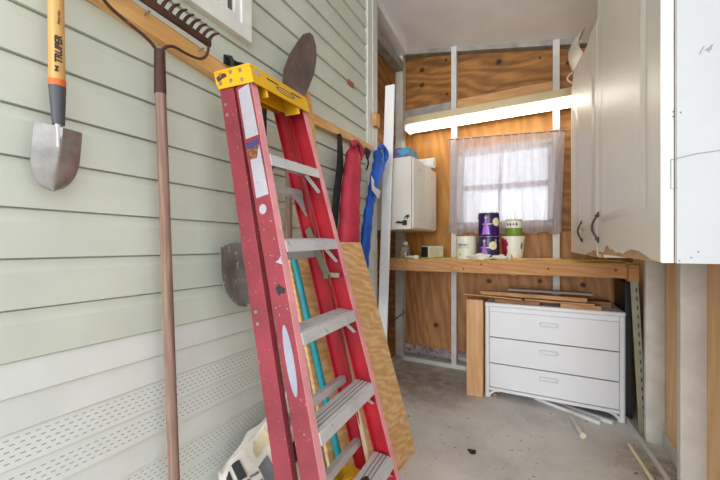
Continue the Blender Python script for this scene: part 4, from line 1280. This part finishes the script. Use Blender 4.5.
sk_patch('kraft_patch', 340, 362, 0.88, 0.98, 'sack_tan')
sk_patch('yellow_print', 376, 388, 0.74, 0.88, 'yellow')
sk_patch('dark_print', 370, 392, 0.58, 0.70, 'print_dark')
sk_patch('ink_line', 322, 334, 0.70, 0.73, 'print_grey')
sk_patch('ink_line', 322, 334, 0.78, 0.80, 'print_grey')

# white picket board at the left of the bench
pk = obj('white_picket', MB().beam((-1.140, 2.505, 0.0), (-1.081, 2.562, 2.490), 0.082, 0.022, (1, 0.0, 0)), 'picket_white', None, 0.006)
tag(pk, 'tall white painted board leaning upright before the small white cabinet', 'board')
ORG[pk.name] = pk.location.copy()
# wood block on the white corner board
tag(obj('wood_block', MB().box(SX + 0.020, SX + 0.055, 2.43, 2.50, 2.13, 2.24), 'lumber', None, 0.003), 'small pine block fixed to the white corner board above the blue bag', 'block')
# bent metal rod at the back left
tag(obj('metal_rod', MB().tube([(-1.215, 2.90, 0.475), (-1.19, 3.0, 0.50), (-1.20, 3.22, 0.513), (-1.262, 3.295, 0.515)], 0.006, 8), 'handle_metal'), 'thin metal rod sticking out of the left wall below the bench', 'rod')

# ================================================================ FLOOR BITS
fm = MB()
def fluff_strip(x0, x1):
    def fn(u, v):
        a = math.pi * v
        r = 0.052 + 0.004 * math.sin(u * 31) + 0.003 * math.sin(u * 57 + 1)
        return V((x0 + (x1 - x0) * u, BY - 0.002 - 0.055 * math.sin(a) , 0.043 + (r * 2.0) * v))
    fm.grid(fn, 60, 8, (0, 0.0, -0.0005))
fluff_strip(-1.245, -0.76)
fluff_strip(-0.70, -0.45)
tag(obj('insulation_fluff', fm, 'fluff', jitter=0.003), 'grey pink insulation fluff stuffed along the foot of the back wall', 'insulation', kind='stuff')

def flat_stick(name, label, cat, p0, p1, w, h, mat, r=None):
    if r:
        o = obj(name, MB().tube([p0, p1], r, 14), mat)
    else:
        o = obj(name, MB().beam(p0, p1, w, h, (1, 0, 0)), mat, None, 0.002)
    return tag(o, label, cat)
pp_ = thing('pipe_piece', 'short white plastic pipe lying on the concrete before the dresser', 'pipe', (0.21, 2.58, 0))
q0, q1 = V((0.183, 2.715, 0.014)), V((0.232, 2.465, 0.018))
obj('pipe_tube', MB().tube([q0, q0 + (q1 - q0) * 0.25, q0 + (q1 - q0) * 0.3, q1], [0.011, 0.013, 0.0165, 0.0175], 16), 'pvc', pp_)
obj('bore', MB().tube([q1 - (q1 - q0) * 0.02, q1 + (q1 - q0) * 0.004], 0.012, 14), 'sack_tan', pp_)
flat_stick('yellow_stick', 'yellow rod lying on the floor near the right wall', 'rod', (0.462, 2.50, 0.011), (0.510, 2.02, 0.011), 0, 0, 'cream_print', 0.010)
flat_stick('white_strip', 'long white wooden strip lying on the floor along the right wall', 'strip', (0.515, 2.87, 0.014), (0.572, 2.05, 0.014), 0.016, 0.026, 'white_trim')
flat_stick('white_track', 'white metal track poking out furthest from under the dresser', 'track', (-0.03, 2.93, 0.012), (0.352, 2.712, 0.012), 0.03, 0.022, 'dresser')
flat_stick('white_track', 'white metal track under the dresser beside its right foot', 'track', (0.03, 2.955, 0.012), (0.425, 2.755, 0.012), 0.03, 0.022, 'dresser')
flat_stick('wood_scrap', 'scrap of wood under the left foot of the dresser', 'wood scrap', (-0.30, 2.95, 0.008), (-0.315, 2.85, 0.008), 0.03, 0.016, 'offcut')
tag(obj('black_scrap', MB().prism([(-0.372, 2.02, 0.0), (-0.325, 2.03, 0.0), (-0.32, 2.00, 0.0), (-0.345, 1.985, 0.0)], (0, 0, 0.008)), 'black', None, 0.002), 'small black scrap lying alone on the concrete floor', 'scrap')
# perforated steel angle and the black panel behind it
pa = thing('steel_angle', 'olive perforated steel angle leaning upright at the right end of the bench', 'angle bar', (0.545, 2.68, 0))
p0, p1 = V((0.562, 2.665, 0.0)), V((0.524, 2.695, 0.955))
obj('angle_leg', MB().beam(p0, p1, 0.040, 0.003, (1, 0.0, 0)), 'angle_green', pa)
obj('angle_leg', MB().beam(p0 + V((0.0185, 0.016, 0)), p1 + V((0.0185, 0.016, 0)), 0.003, 0.032, (1, 0, 0)), 'angle_green', pa)
m = MB()
for i in range(16):
    c = p0.lerp(p1, 0.06 + i * 0.058) + V((0.008, -0.0022, 0))
    m.beam(c, c + (p1 - p0).normalized() * 0.026, 0.006, 0.001, (1, 0, 0))
obj('slot', m, 'dark_gap', pa)
tag(obj('black_board', MB().box(0.512, 0.555, 2.90, 3.26, 0.0, 0.93), 'black', None, 0.004), 'black panel standing between the dresser and the right wall', 'panel')
